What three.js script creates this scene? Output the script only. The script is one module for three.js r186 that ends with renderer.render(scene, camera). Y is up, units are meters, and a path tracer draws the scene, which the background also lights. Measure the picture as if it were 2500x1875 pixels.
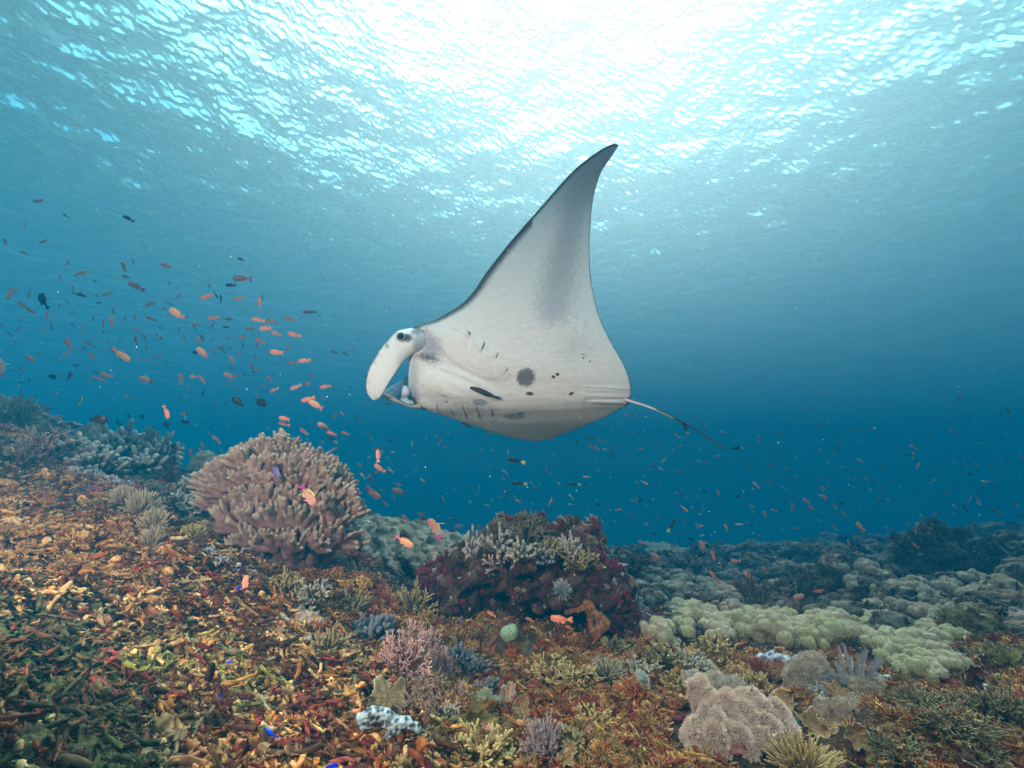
import * as THREE from 'three';
import { mergeGeometries, mergeVertices } from 'three/addons/utils/BufferGeometryUtils.js';
import { createNoise3D } from 'simplex-noise';

// ---------------------------------------------------------------- camera, sky, sun, exposure
const scene = new THREE.Scene();
const FOV = 75, PITCH = 9.9 * Math.PI / 180, F = 937.5 / Math.tan(FOV / 2 * Math.PI / 180);
const camera = new THREE.PerspectiveCamera(FOV, 4 / 3, 0.05, 400);
camera.rotation.x = PITCH;
const renderer = new THREE.WebGLRenderer();
renderer.toneMapping = THREE.LinearToneMapping;
renderer.toneMappingExposure = 2.05;
renderer.shadowMap.enabled = true;
const WATER_TOP = 5.5;

const sunDir = new THREE.Vector3(0.14, 0.80, -0.58).normalize();
{ // bright hazy tropical sky: pale all round, brightest round the sun
  const W = 512, H = 256, data = new Float32Array(W * H * 4);
  for (let j = 0; j < H; j++) for (let i = 0; i < W; i++) {
    const up = ((j + 0.5) / H - 0.5) * Math.PI, az = ((i + 0.5) / W - 0.5) * 2 * Math.PI;
    const x = Math.cos(az) * Math.cos(up), y = Math.sin(up), z = Math.sin(az) * Math.cos(up);
    const a = Math.acos(Math.min(1, x * sunDir.x + y * sunDir.y + z * sunDir.z)) * 57.3;
    const glow = 4.3 * Math.exp(-Math.pow(a / 32, 2)), wide = 1.0 * Math.exp(-Math.pow(a / 50, 2));
    const hz = Math.pow(1 - Math.max(0, y), 3) * 0.15;
    const o = (j * W + i) * 4;
    data[o] = 0.05 + hz * 0.2 + glow * 0.80 + wide * 0.34; data[o + 1] = 0.52 + hz + glow * 1.02 + wide; data[o + 2] = 0.60 + hz + glow + wide; data[o + 3] = 1;
  }
  const sky = new THREE.DataTexture(data, W, H, THREE.RGBAFormat, THREE.FloatType);
  sky.mapping = THREE.EquirectangularReflectionMapping; sky.magFilter = THREE.LinearFilter; sky.needsUpdate = true;
  scene.background = sky; scene.environment = sky;
}
const sun = new THREE.DirectionalLight(new THREE.Color(1.0, 0.96, 0.88), 4.5);
sun.position.copy(sunDir).multiplyScalar(30); sun.castShadow = true; sun.shadow.radius = 8;
Object.assign(sun.shadow.camera, { left: -25, right: 25, top: 25, bottom: -25, far: 80 }); sun.shadow.mapSize.set(2048, 2048);
sun.name = 'sun'; scene.add(sun, sun.target);
scene.fog = new THREE.FogExp2(new THREE.Color().setRGB(0.004, 0.50, 1.0), 0.060);

// ---------------------------------------------------------------- helpers
let seed = 7;
const rnd = () => { seed = (seed + 0x6d2b79f5) | 0; let t = Math.imul(seed ^ (seed >>> 15), 1 | seed); t = (t + Math.imul(t ^ (t >>> 7), 61 | t)) ^ t; return ((t ^ (t >>> 14)) >>> 0) / 4294967296; };
const rr = (a, b) => a + (b - a) * rnd();
const gauss = () => (rnd() + rnd() + rnd() + rnd() - 2) * 1.0;
const n3 = createNoise3D(rnd);
const fbm = (x, y, z, o = 4) => { let s = 0, a = 0.5; for (let i = 0; i < o; i++) { s += a * n3(x, y, z); x *= 2.03; y *= 2.03; z *= 2.03; a *= 0.5; } return s; };
const V = (x, y, z) => new THREE.Vector3(x, y, z);
const lerp = THREE.MathUtils.lerp, clamp = THREE.MathUtils.clamp, sstep = (a, b, x) => { const t = clamp((x - a) / (b - a), 0, 1); return t * t * (3 - 2 * t); };
const CP = Math.cos(PITCH), SP = Math.sin(PITCH);
// the point seen at pixel (px, py) of the 2500 x 1875 photograph, d metres along the lens axis
const at = (px, py, d) => { const x = (px - 1250) / F * d, y = (937.5 - py) / F * d; return V(x, y * CP + d * SP, -(d * CP - y * SP)); };
const used = {};
const numbered = (name) => { const k = used[name] = (used[name] ?? -1) + 1; return k ? `${name}_${String(k).padStart(3, '0')}` : name; };
const shade = (m) => { m.castShadow = true; m.receiveShadow = true; return m; };
function thing(name, label, category, pos, group) {
  const o = new THREE.Group(); o.name = numbered(name); o.userData = { label, category }; if (group) o.userData.group = group;
  if (pos) o.position.copy(pos); scene.add(o); return o;
}
function part(name, geo, mat, parent, label) { const m = shade(new THREE.Mesh(geo, mat)); m.name = name; if (label) m.userData.label = label; parent.add(m); return m; }
function struct(name, geo, mat, parent = scene) { const m = shade(new THREE.Mesh(geo, mat)); m.name = name; m.userData.kind = 'structure'; parent.add(m); return m; }
function stuff(name, geo, mat, mats4, colors, parent = scene, label, category) {
  const m = shade(new THREE.InstancedMesh(geo, mat, mats4.length)); m.name = parent === scene ? numbered(name) : name; m.userData.kind = 'stuff';
  if (label) m.userData.label = label; if (category) m.userData.category = category;
  mats4.forEach((x, i) => m.setMatrixAt(i, x));
  if (colors) colors.forEach((c, i) => m.setColorAt(i, c));
  parent.add(m); return m;
}
const col = (r, g, b) => new THREE.Color().setRGB(r, g, b);
const mat = (r, g, b, rough = 0.8, extra = {}) => new THREE.MeshPhysicalMaterial({ color: col(r, g, b), roughness: rough, specularIntensity: 0.5, ...extra });
const M4 = (p, q, s) => new THREE.Matrix4().compose(p, q, typeof s === 'number' ? V(s, s, s) : s);
const quatUp = (n, spin = 0) => new THREE.Quaternion().setFromUnitVectors(V(0, 1, 0), n).multiply(new THREE.Quaternion().setFromAxisAngle(V(0, 1, 0), spin));

function grid(nu, nv, f, wrapU = false) { // f(u,v) -> [x,y,z]; indexed sheet with uv in 0..1
  const p = [], uv = [], ix = [];
  for (let j = 0; j <= nv; j++) for (let i = 0; i <= nu; i++) { const q = f(i / nu, j / nv); p.push(q[0], q[1], q[2]); uv.push(i / nu, j / nv); }
  for (let j = 0; j < nv; j++) for (let i = 0; i < nu; i++) { const a = j * (nu + 1) + i, b = a + 1, c = a + nu + 1, d = c + 1; ix.push(a, b, d, a, d, c); }
  const g = new THREE.BufferGeometry();
  g.setAttribute('position', new THREE.Float32BufferAttribute(p, 3)); g.setAttribute('uv', new THREE.Float32BufferAttribute(uv, 2)); g.setIndex(ix);
  g.computeVertexNormals(); return g;
}
function paint(g, f) { // vertex colours from f(x,y,z,nx,ny,nz) -> [r,g,b]
  const p = g.attributes.position, n = g.attributes.normal, c = new Float32Array(p.count * 3);
  for (let i = 0; i < p.count; i++) { const k = f(p.getX(i), p.getY(i), p.getZ(i), n.getX(i), n.getY(i), n.getZ(i), i); c[i * 3] = k[0]; c[i * 3 + 1] = k[1]; c[i * 3 + 2] = k[2]; }
  g.setAttribute('color', new THREE.BufferAttribute(c, 3)); return g;
}
// tapered bent tube through points with radii, rounded end
function tube(pts, rad, sides = 6, cap = true) {
  const p = [], ix = [], n = pts.length; let side = V(1, 0, 0);
  const ring = (c, t, r) => { side.addScaledVector(t, -side.dot(t)); if (side.lengthSq() < 1e-6) side.set(t.y, t.z, t.x).addScaledVector(t, -(t.x * t.y + t.y * t.z + t.z * t.x)); side.normalize(); const b = V().crossVectors(t, side);
    for (let k = 0; k < sides; k++) { const a = k / sides * 2 * Math.PI, x = Math.cos(a) * r, y = Math.sin(a) * r; p.push(c.x + side.x * x + b.x * y, c.y + side.y * x + b.y * y, c.z + side.z * x + b.z * y); } };
  let rings = 0;
  for (let i = 0; i < n; i++) { const t = V().subVectors(pts[Math.min(n - 1, i + 1)], pts[Math.max(0, i - 1)]).normalize(); ring(pts[i], t, rad[i]); rings++;
    if (i === n - 1 && cap) { ring(pts[i].clone().addScaledVector(t, rad[i] * 0.7), t, rad[i] * 0.65); rings++; const e = pts[i].clone().addScaledVector(t, rad[i]); p.push(e.x, e.y, e.z); } }
  for (let j = 0; j < rings - 1; j++) for (let k = 0; k < sides; k++) { const a = j * sides + k, b = j * sides + (k + 1) % sides; ix.push(a, b, b + sides, a, b + sides, a + sides); }
  if (cap) { const tip = rings * sides, b0 = (rings - 1) * sides; for (let k = 0; k < sides; k++) ix.push(b0 + k, b0 + (k + 1) % sides, tip); }
  const g = new THREE.BufferGeometry(); g.setAttribute('position', new THREE.Float32BufferAttribute(p, 3)); g.setIndex(ix); g.computeVertexNormals(); return g;
}
// smooth union of round cones [ax,ay,az,ra,bx,by,bz,rb], meshed by surface nets
function blob(prims, cell, k, noise) {
  let lo = [1e9, 1e9, 1e9], hi = [-1e9, -1e9, -1e9];
  for (const q of prims) for (const o of [0, 4]) for (let c = 0; c < 3; c++) { lo[c] = Math.min(lo[c], q[o + c] - q[o + 3] - k * 2 - cell * 2); hi[c] = Math.max(hi[c], q[o + c] + q[o + 3] + k * 2 + cell * 2); }
  const N = [0, 1, 2].map((c) => Math.ceil((hi[c] - lo[c]) / cell) + 1), S = new Float32Array(N[0] * N[1] * N[2]), reach = 3.2 * k;
  for (const q of prims) {
    const a = [0, 1, 2], i0 = a.map((c) => Math.max(0, Math.floor((Math.min(q[c] - q[3], q[4 + c] - q[7]) - reach - lo[c]) / cell))), i1 = a.map((c) => Math.min(N[c] - 1, Math.ceil((Math.max(q[c] + q[3], q[4 + c] + q[7]) + reach - lo[c]) / cell)));
    const dx = q[4] - q[0], dy = q[5] - q[1], dz = q[6] - q[2], L = dx * dx + dy * dy + dz * dz + 1e-12;
    for (let z = i0[2]; z <= i1[2]; z++) for (let y = i0[1]; y <= i1[1]; y++) for (let x = i0[0]; x <= i1[0]; x++) {
      const px = lo[0] + x * cell - q[0], py = lo[1] + y * cell - q[1], pz = lo[2] + z * cell - q[2];
      let t = (px * dx + py * dy + pz * dz) / L; t = t < 0 ? 0 : t > 1 ? 1 : t;
      const ex = px - dx * t, ey = py - dy * t, ez = pz - dz * t, d = Math.sqrt(ex * ex + ey * ey + ez * ez) - (q[3] + (q[7] - q[3]) * t);
      if (d < reach) S[(z * N[1] + y) * N[0] + x] += Math.exp(-Math.max(d / k, -25));
    }
  }
  const D = S; for (let i = 0; i < D.length; i++) D[i] = D[i] > 1e-9 ? -k * Math.log(D[i]) : reach; 
  if (noise) for (let z = 0, i = 0; z < N[2]; z++) for (let y = 0; y < N[1]; y++) for (let x = 0; x < N[0]; x++, i++) if (Math.abs(D[i]) < reach) D[i] += noise(lo[0] + x * cell, lo[1] + y * cell, lo[2] + z * cell);
  const idx = new Int32Array(D.length).fill(-1), P = [], NR = [], ix = [], at3 = (x, y, z) => D[(z * N[1] + y) * N[0] + x];
  for (let z = 0; z < N[2] - 1; z++) for (let y = 0; y < N[1] - 1; y++) for (let x = 0; x < N[0] - 1; x++) {
    const c = [at3(x, y, z), at3(x + 1, y, z), at3(x, y + 1, z), at3(x + 1, y + 1, z), at3(x, y, z + 1), at3(x + 1, y, z + 1), at3(x, y + 1, z + 1), at3(x + 1, y + 1, z + 1)];
    let m = 0; for (let i = 0; i < 8; i++) if (c[i] < 0) m |= 1 << i; if (m === 0 || m === 255) continue;
    let sx = 0, sy = 0, sz = 0, n = 0;
    for (const [i, j] of EDGES) if ((c[i] < 0) !== (c[j] < 0)) { const t = c[i] / (c[i] - c[j]); sx += lerp(i & 1, j & 1, t); sy += lerp(i >> 1 & 1, j >> 1 & 1, t); sz += lerp(i >> 2, j >> 2, t); n++; }
    idx[(z * N[1] + y) * N[0] + x] = P.length / 3; P.push(lo[0] + (x + sx / n) * cell, lo[1] + (y + sy / n) * cell, lo[2] + (z + sz / n) * cell);
    const gx = c[1] + c[3] + c[5] + c[7] - c[0] - c[2] - c[4] - c[6], gy = c[2] + c[3] + c[6] + c[7] - c[0] - c[1] - c[4] - c[5], gz = c[4] + c[5] + c[6] + c[7] - c[0] - c[1] - c[2] - c[3], l = Math.hypot(gx, gy, gz) || 1;
    NR.push(gx / l, gy / l, gz / l);
  }
  const st = [1, N[0], N[0] * N[1]];
  for (let z = 1; z < N[2] - 1; z++) for (let y = 1; y < N[1] - 1; y++) for (let x = 1; x < N[0] - 1; x++) {
    const i = (z * N[1] + y) * N[0] + x, s = D[i] < 0;
    for (let a = 0; a < 3; a++) { if (s === (D[i + st[a]] < 0)) continue; const u = st[(a + 1) % 3], v = st[(a + 2) % 3], q = [idx[i], idx[i - u], idx[i - u - v], idx[i - v]]; if (q.some((e) => e < 0)) continue;
      if (s) ix.push(q[0], q[1], q[2], q[0], q[2], q[3]); else ix.push(q[0], q[2], q[1], q[0], q[3], q[2]); }
  }
  const g = new THREE.BufferGeometry(); g.setAttribute('position', new THREE.Float32BufferAttribute(P, 3)); g.setAttribute('normal', new THREE.Float32BufferAttribute(NR, 3)); g.setIndex(ix); return g;
}
const EDGES = [[0, 1], [2, 3], [4, 5], [6, 7], [0, 2], [1, 3], [4, 6], [5, 7], [0, 4], [1, 5], [2, 6], [3, 7]];
// tileable-looking noise texture for bump and roughness
function noiseTex(size, f) { const d = new Uint8Array(size * size * 4); for (let j = 0; j < size; j++) for (let i = 0; i < size; i++) { const v = clamp(f(i / size, j / size), 0, 1) * 255; d.set([v, v, v, 255], (j * size + i) * 4); }
  const t = new THREE.DataTexture(d, size, size); t.wrapS = t.wrapT = THREE.RepeatWrapping; t.magFilter = THREE.LinearFilter; t.needsUpdate = true; return t; }
const torus = (u, v, k, z) => { const a = u * 2 * Math.PI, b = v * 2 * Math.PI, r = k / (2 * Math.PI); return [Math.cos(a) * r + 10, Math.sin(a) * r + Math.cos(b) * r, Math.sin(b) * r + z]; };
// ---------------------------------------------------------------- the sea surface, seen from below
function ripple(x, z) { // small wind waves with steep faces, over a low swell
  let h = 0;
  for (const [dx, dz, l, a, ph] of WAVES) { const s = Math.sin((x * dx + z * dz) * 2 * Math.PI / l + ph + 0.9 * n3(x * 0.5 / l, z * 0.5 / l, ph)); h += a * (1 - 2 * Math.abs(s) ** 1.3 + 0.4 * s); }
  return h + 0.08 * n3(x * 0.35, z * 0.35, 3) + 0.035 * n3(x * 1.3, z * 1.3, 9) + 0.010 * n3(x * 5.5, z * 5.5, 5) + 0.0105 * n3(x * 12, z * 12, 7) + 0.0046 * n3(x * 24, z * 24, 7);
}
const WAVES = [[0.55, 0.84, 0.26, 0.0034, 0], [0.1, 1, 0.18, 0.0030, 2], [0.85, 0.5, 0.13, 0.0024, 4], [-0.4, 0.9, 0.10, 0.0019, 1]];
{
  const ang = (u) => { const s = u * 2 - 1; return (0.42 * s + 0.58 * s ** 5) * Math.PI; };
  const g = grid(1000, 760, (u, v) => { const a = ang(u), r = v < 0.04 ? 2.2 * v / 0.04 : 2.2 * Math.pow(85 / 2.2, (v - 0.04) / 0.96), x = Math.sin(a) * r, z = -Math.cos(a) * r;
    return [x, WATER_TOP + ripple(x, z) * sstep(80, 30, r), z]; });
  const m = new THREE.MeshPhysicalMaterial({ color: 0xffffff, roughness: 0.28, transmission: 1, thickness: 0.2, ior: 1.33, transparent: true, opacity: 0.85, side: THREE.DoubleSide });
  const w = struct('sea_surface', g, m); w.userData.label = 'rippled sea surface seen from below with the sun glaring through';
}
// ---------------------------------------------------------------- sea floor: one sheet through measured points
const CTRL = [ // px, py, metres along the lens axis
  [-300, 1875, 0.9], [0, 1875, 1.0], [300, 1875, 1.1], [700, 1875, 1.2], [1000, 1875, 1.28], [1250, 1875, 1.33], [1600, 1875, 1.4], [1900, 1875, 1.42], [2500, 1875, 1.35], [2800, 1875, 1.3],
  [-300, 1500, 1.2], [0, 1500, 1.4], [0, 1680, 1.15], [0, 1300, 1.85], [0, 1120, 2.6], [-300, 1050, 2.4], [0, 1000, 3.3], [120, 1060, 3.3], [250, 1500, 1.6], [250, 1680, 1.3], [250, 1300, 2.15], [330, 1180, 2.75], [440, 1300, 2.5],
  [600, 1600, 1.62], [600, 1440, 2.1], [750, 1500, 2.1], [860, 1600, 1.9], [860, 1740, 1.5], [1000, 1700, 1.75], [950, 1520, 2.4], [780, 1400, 2.65], [300, 1130, 3.8], [450, 1180, 3.7], [620, 1250, 3.6], [950, 1360, 3.6], [1050, 1330, 4.4], [1150, 1600, 2.25], [1300, 1580, 2.4], [1300, 1720, 1.85],
  [1450, 1640, 2.1], [1700, 1600, 2.5], [1560, 1540, 2.9], [2000, 1640, 2.2], [2300, 1560, 2.65], [2450, 1560, 2.3], [1700, 1740, 1.8], [2100, 1750, 1.75], [2400, 1700, 1.75], [1600, 1480, 3.6], [2000, 1480, 3.7], [2300, 1480, 3.5], [2500, 1420, 3.6],
  [1600, 1425, 5.6], [2000, 1420, 5.8], [2350, 1400, 5.8], [2700, 1350, 5.6], [1400, 1395, 8], [1800, 1382, 9.5], [2300, 1362, 9.5], [2700, 1300, 10], [1300, 1368, 12], [1900, 1362, 14], [2500, 1310, 15], [3000, 1260, 14],
  [-600, 900, 4], [-900, 800, 6], [0, 1020, 5], [400, 1200, 6], [800, 1320, 8], [0, 1150, 9], [3200, 1500, 3], [3200, 1800, 1.6], [-900, 1600, 1.4],
].map(([a, b, d]) => at(a, b, d)).concat([[0, -0.8, 1], [-3, -0.4, 1], [3, -0.8, 1], [0, -0.8, 6], [-6, 0.2, 5], [6, -0.8, 5], [-14, 1.0, -8], [-12, -2.6, -16], [0, -3.6, -20], [24, -1.8, -18], [-25, -4, -30], [0, -6.2, -30], [25, -4.4, -30], [-30, 0, 0], [30, -1, 0], [0, -1, 30], [0, -9, -45], [-35, -8, -45], [35, -7, -45]].map((a) => V(...a)));
const rbf = (() => {
  const n = CTRL.length, A = [], phi = (r) => Math.sqrt(r * r + 0.06);
  for (let i = 0; i < n; i++) { const row = []; for (let j = 0; j < n; j++) row.push(phi(Math.hypot(CTRL[i].x - CTRL[j].x, CTRL[i].z - CTRL[j].z)) + (i === j ? -0.03 : 0)); row.push(1, CTRL[i].y); A.push(row); }
  A.push([...Array(n).fill(1), 0, 0]);
  const m = n + 1;
  for (let c = 0; c < m; c++) { let p = c; for (let r = c + 1; r < m; r++) if (Math.abs(A[r][c]) > Math.abs(A[p][c])) p = r; const t = A[c]; A[c] = A[p]; A[p] = t; for (let r = 0; r < m; r++) if (r !== c) { const f = A[r][c] / A[c][c]; if (f) for (let k = c; k <= m; k++) A[r][k] -= f * A[c][k]; } }
  const w = A.map((r, i) => r[m] / r[i]);
  return (x, z) => { let s = w[n]; for (let i = 0; i < n; i++) s += w[i] * phi(Math.hypot(x - CTRL[i].x, z - CTRL[i].z)); return s; };
})();
const lumps = (x, z) => { const d = Math.hypot(x, z), far = sstep(3.5, 7, d); return (0.04 + 0.22 * far) * n3(x * 0.9, z * 0.9, 1) + (0.03 + 0.09 * far) * n3(x * 2.3, z * 2.3, 2) + 0.022 * n3(x * 5, z * 5, 4) + 0.014 * n3(x * 11, z * 11, 6); };
const ground = (x, z) => rbf(x, z) + lumps(x, z);
const gnormal = (x, z, e = 0.06) => V(ground(x - e, z) - ground(x + e, z), 2 * e, ground(x, z - e) - ground(x, z + e)).normalize();
// where the ray through a pixel meets the sea floor
function hit(px, py, from = 0.5, most = 40) { let d = from, s = 0.04; for (; d < most; d += s, s = d * 0.015) { const p = at(px, py, d); if (p.y < ground(p.x, p.z)) { let a = d - s, b = d; for (let i = 0; i < 12; i++) { const m = (a + b) / 2, q = at(px, py, m); if (q.y < ground(q.x, q.z)) b = m; else a = m; } const q = at(px, py, b); q.d = b; return q; } } return null; }

const GROUND_TONES = [[0.06, 0.024, 0.008], [0.04, 0.012, 0.006], [0.08, 0.04, 0.012], [0.03, 0.02, 0.008], [0.05, 0.011, 0.009], [0.03, 0.028, 0.008], [0.07, 0.04, 0.02], [0.02, 0.012, 0.009]];
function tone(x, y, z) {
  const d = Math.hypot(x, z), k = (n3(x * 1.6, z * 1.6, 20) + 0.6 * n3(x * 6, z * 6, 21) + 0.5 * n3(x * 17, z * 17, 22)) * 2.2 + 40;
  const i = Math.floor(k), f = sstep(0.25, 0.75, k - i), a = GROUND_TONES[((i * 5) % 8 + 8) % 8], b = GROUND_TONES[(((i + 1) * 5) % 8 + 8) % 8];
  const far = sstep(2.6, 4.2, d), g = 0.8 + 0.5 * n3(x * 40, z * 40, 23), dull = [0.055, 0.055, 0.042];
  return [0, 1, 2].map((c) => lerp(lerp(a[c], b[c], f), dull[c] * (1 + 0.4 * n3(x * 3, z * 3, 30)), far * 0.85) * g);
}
const bumpTex = noiseTex(512, (u, v) => { let s = 0.5, a = 0.25, k = 14; for (let i = 0; i < 4; i++) { s += a * n3(...torus(u, v, k, i * 5)); a *= 0.62; k *= 2; } return s; });
const reefFloor = (() => {
  const ang = (u) => { const s = u * 2 - 1; return (0.36 * s + 0.64 * s ** 7) * Math.PI; };
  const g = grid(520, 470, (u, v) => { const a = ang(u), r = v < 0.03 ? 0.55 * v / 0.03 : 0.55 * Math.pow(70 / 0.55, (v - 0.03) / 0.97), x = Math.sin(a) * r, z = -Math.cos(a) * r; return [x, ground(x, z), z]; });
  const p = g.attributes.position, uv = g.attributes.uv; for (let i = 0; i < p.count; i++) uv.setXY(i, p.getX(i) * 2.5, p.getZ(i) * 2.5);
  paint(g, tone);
  const o = new THREE.Group(); o.name = 'reef_floor'; o.userData = { kind: 'structure', label: 'coral reef slope of rubble, algae and encrusted rock' }; scene.add(o);
  const m = new THREE.MeshPhysicalMaterial({ color: 0xffffff, vertexColors: true, roughness: 0.9, specularIntensity: 0.4, bumpMap: bumpTex, bumpScale: 0.012 });
  part('reef_bed', g, m, o); return o;
})();
// ---------------------------------------------------------------- strobes of the photographer, either side of the lens and outside the picture
function strobe(x, y, z, aim, power, angle, label) {
  const t = thing('dive_strobe', label, 'strobe', V(x, y, z), 'strobes of the photographer');
  const dir = aim.clone().sub(V(x, y, z)).normalize(); t.quaternion.setFromUnitVectors(V(0, 0, 1), dir);
  const prof = [[0, -0.16], [0.04, -0.16], [0.052, -0.15], [0.056, -0.04], [0.07, -0.02], [0.072, 0.02], [0.064, 0.022], [0.06, 0.0]].map((p) => new THREE.Vector2(...p));
  const shell = new THREE.LatheGeometry(prof, 24); shell.rotateX(Math.PI / 2);
  part('housing', shell, mat(0.03, 0.03, 0.03, 0.5), t);
  const arm = tube([V(0, 0, -0.12), V(0, -0.1, -0.2), V(0, -0.35, -0.3)], [0.016, 0.014, 0.014], 8); part('arm', arm, mat(0.1, 0.1, 0.1, 0.4), t);
  const dome = new THREE.SphereGeometry(0.06, 20, 8, 0, 6.283, 0, 0.9); dome.rotateX(Math.PI / 2); dome.scale(1, 1, 0.5);
  part('lamp_dome', dome, new THREE.MeshStandardMaterial({ color: 0xffffff, emissive: 0xfff2e0, emissiveIntensity: 3 }), t);
  const l = new THREE.SpotLight(new THREE.Color(1.0, 0.87, 0.70), power, 0, angle, 0.9, 2); l.position.set(0, 0, 0.05); l.target.position.set(0, 0, 1); l.castShadow = true; l.shadow.radius = 3; l.name = 'strobe_light'; t.add(l, l.target);
}
strobe(-1.75, 0.75, 0.3, at(560, 1420, 1.9), 24, 0.82, 'black dive strobe at the left of the camera');
strobe(1.35, 1.05, 0.2, at(1420, 1180, 3.0), 6.5, 0.90, 'black dive strobe at the right of the camera');

// ---------------------------------------------------------------- the manta ray
const UP_ = [[997, 917, 1537, 977], [998, 890, 1542, 960], [999, 868, 1541, 945], [1001, 835, 1537, 925], [1006, 801, 1530, 903], [1060, 781, 1515, 874], [1121, 746, 1495, 840], [1157, 710, 1480, 812], [1181, 674, 1468, 785], [1211, 634, 1456, 748], [1247, 589, 1446, 703], [1286, 544, 1440, 648], [1326, 499, 1439, 590], [1365, 454, 1442, 541], [1407, 410, 1449, 482], [1452, 375, 1466, 424], [1482, 357, 1487, 391], [1500, 351, 1501, 370], [1510, 355, 1509, 357]];
const DN_ = [[998, 945, 1535, 986], [1002, 968, 1528, 992], [1018, 992, 1510, 1000], [1050, 1005, 1495, 1008], [1082, 1015, 1477, 1019], [1132, 1031, 1442, 1032], [1170, 1045, 1420, 1043], [1208, 1058, 1398, 1052], [1245, 1067, 1365, 1063], [1270, 1073, 1335, 1072], [1303, 1077, 1308, 1077]];
const STN = [...DN_.slice().reverse(), ...UP_], MID = DN_.length;
const DEPTH = STN.map((_, i) => { const k = i - MID; return k >= 0 ? 3.0 + 0.32 * (k / 18) ** 2 - 0.10 * Math.sin(Math.PI * k / 18) : 3.0 + [0, 0.016, 0.036, 0.064, 0.100, 0.142, 0.2, 0.275, 0.355, 0.435, 0.5, 0.55][-k]; });
const THICK = STN.map((_, i) => { const k = i - MID; return k >= 0 ? [0.17, 0.17, 0.17, 0.165, 0.15, 0.13, 0.11, 0.092, 0.078, 0.066, 0.056, 0.048, 0.041, 0.035, 0.029, 0.023, 0.017, 0.01, 0.003][k] : [0, 0.17, 0.17, 0.16, 0.15, 0.13, 0.10, 0.08, 0.06, 0.045, 0.03, 0.006][-k]; });
const catm = (a, b, c, d, t) => 0.5 * (2 * b + (c - a) * t + (2 * a - 5 * b + 4 * c - d) * t * t + (3 * b - 3 * c + d - a) * t * t * t);
const along = (arr, v, get) => { const x = v * (arr.length - 1), i = Math.min(arr.length - 2, Math.floor(x)), g = (k) => get(arr[clamp(k, 0, arr.length - 1)]); return catm(g(i - 1), g(i), g(i + 1), g(i + 2), x - i); };
const rayPx = (v, c) => { const q = [0, 1, 2, 3].map((k) => along(STN, v, (a) => a[k])); const bow = Math.sin(Math.PI * c) * 0; return [lerp(q[0], q[2], c), lerp(q[1], q[3], c) + bow]; };
const seg = (px, py, ax, ay, bx, by) => { const dx = bx - ax, dy = by - ay, t = clamp(((px - ax) * dx + (py - ay) * dy) / (dx * dx + dy * dy), 0, 1); return [Math.hypot(px - ax - dx * t, py - ay - dy * t), t]; };
const polyd = (px, py, pts) => { let d = 1e9; for (let i = 0; i < pts.length - 1; i++) d = Math.min(d, seg(px, py, ...pts[i], ...pts[i + 1])[0]); return d; };
const ell = (px, py, cx, cy, rx, ry, rot = 0) => { const c = Math.cos(rot), s = Math.sin(rot), x = px - cx, y = py - cy; return Math.hypot((x * c + y * s) / rx, (-x * s + y * c) / ry); };
const RIDGE = [[1082, 899], [1120, 912], [1160, 930], [1190, 948], [1212, 968]];
const SLITS = [[[[1142, 809], [1147, 816], [1144, 830], [1140, 846]], 1], [[[1183, 834], [1181, 845], [1174, 862]], 1], [[[1216, 861], [1213, 870], [1206, 884]], 1], [[[1240, 897], [1236, 908], [1228, 920]], 1], [[[1069, 983], [1066, 993], [1070, 1003], [1078, 1011]], 1], [[[1101, 986], [1099, 997], [1103, 1008], [1111, 1018]], 1], [[[1132, 987], [1132, 999], [1137, 1011], [1141, 1024]], 1], [[[1165, 988], [1164, 1000], [1170, 1011], [1173, 1024]], 1], [[[1200, 990], [1200, 1001], [1204, 1010], [1202, 1020]], 1]];
function relief(px, py) { // raised throat, gill plates, pelvic folds: metres towards the viewer of the belly
  let h = 0;
  const e = ell(px, py, 1105, 948, 118, 46, 0.28); h += 0.042 * sstep(1.15, 0.2, e);
  const rd = polyd(px, py, RIDGE); h += 0.014 * Math.exp(-((rd / 6) ** 2));
  const g = ell(px, py, 1150, 865, 105, 42, 0.55); h += 0.012 * sstep(1.1, 0.8, g);
  for (const [a, b, w, k] of [[[1428, 981], [1532, 983], 7, 0.020], [[1420, 952], [1538, 953], 9, 0.012], [[1440, 994], [1515, 994], 6, 0.010], [[1420, 966], [1536, 968], 6, 0.012]]) { const [d, t] = seg(px, py, ...a, ...b); h += k * Math.exp(-((d / w) ** 2)) * sstep(0, 0.25, t); }
  for (const [pts, sgn] of SLITS) { const d = polyd(px, py, pts); if (d < 16) { const s = (px - pts[1][0]) * sgn; h += -0.008 * Math.exp(-((d / 2.2) ** 2)) + (s > 0 ? 0.006 : 0) * Math.exp(-((d / 7) ** 2)); } }
  h += 0.0016 * n3(px * 0.035, py * 0.05, 11) + 0.0007 * n3(px * 0.12, py * 0.16, 12);
  return h;
}
const speck = []; for (let i = 0; i < 64; i++) speck.push([1408 + gauss() * 26, 800 + gauss() * 62, rr(0.6, 1.4)]);
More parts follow.
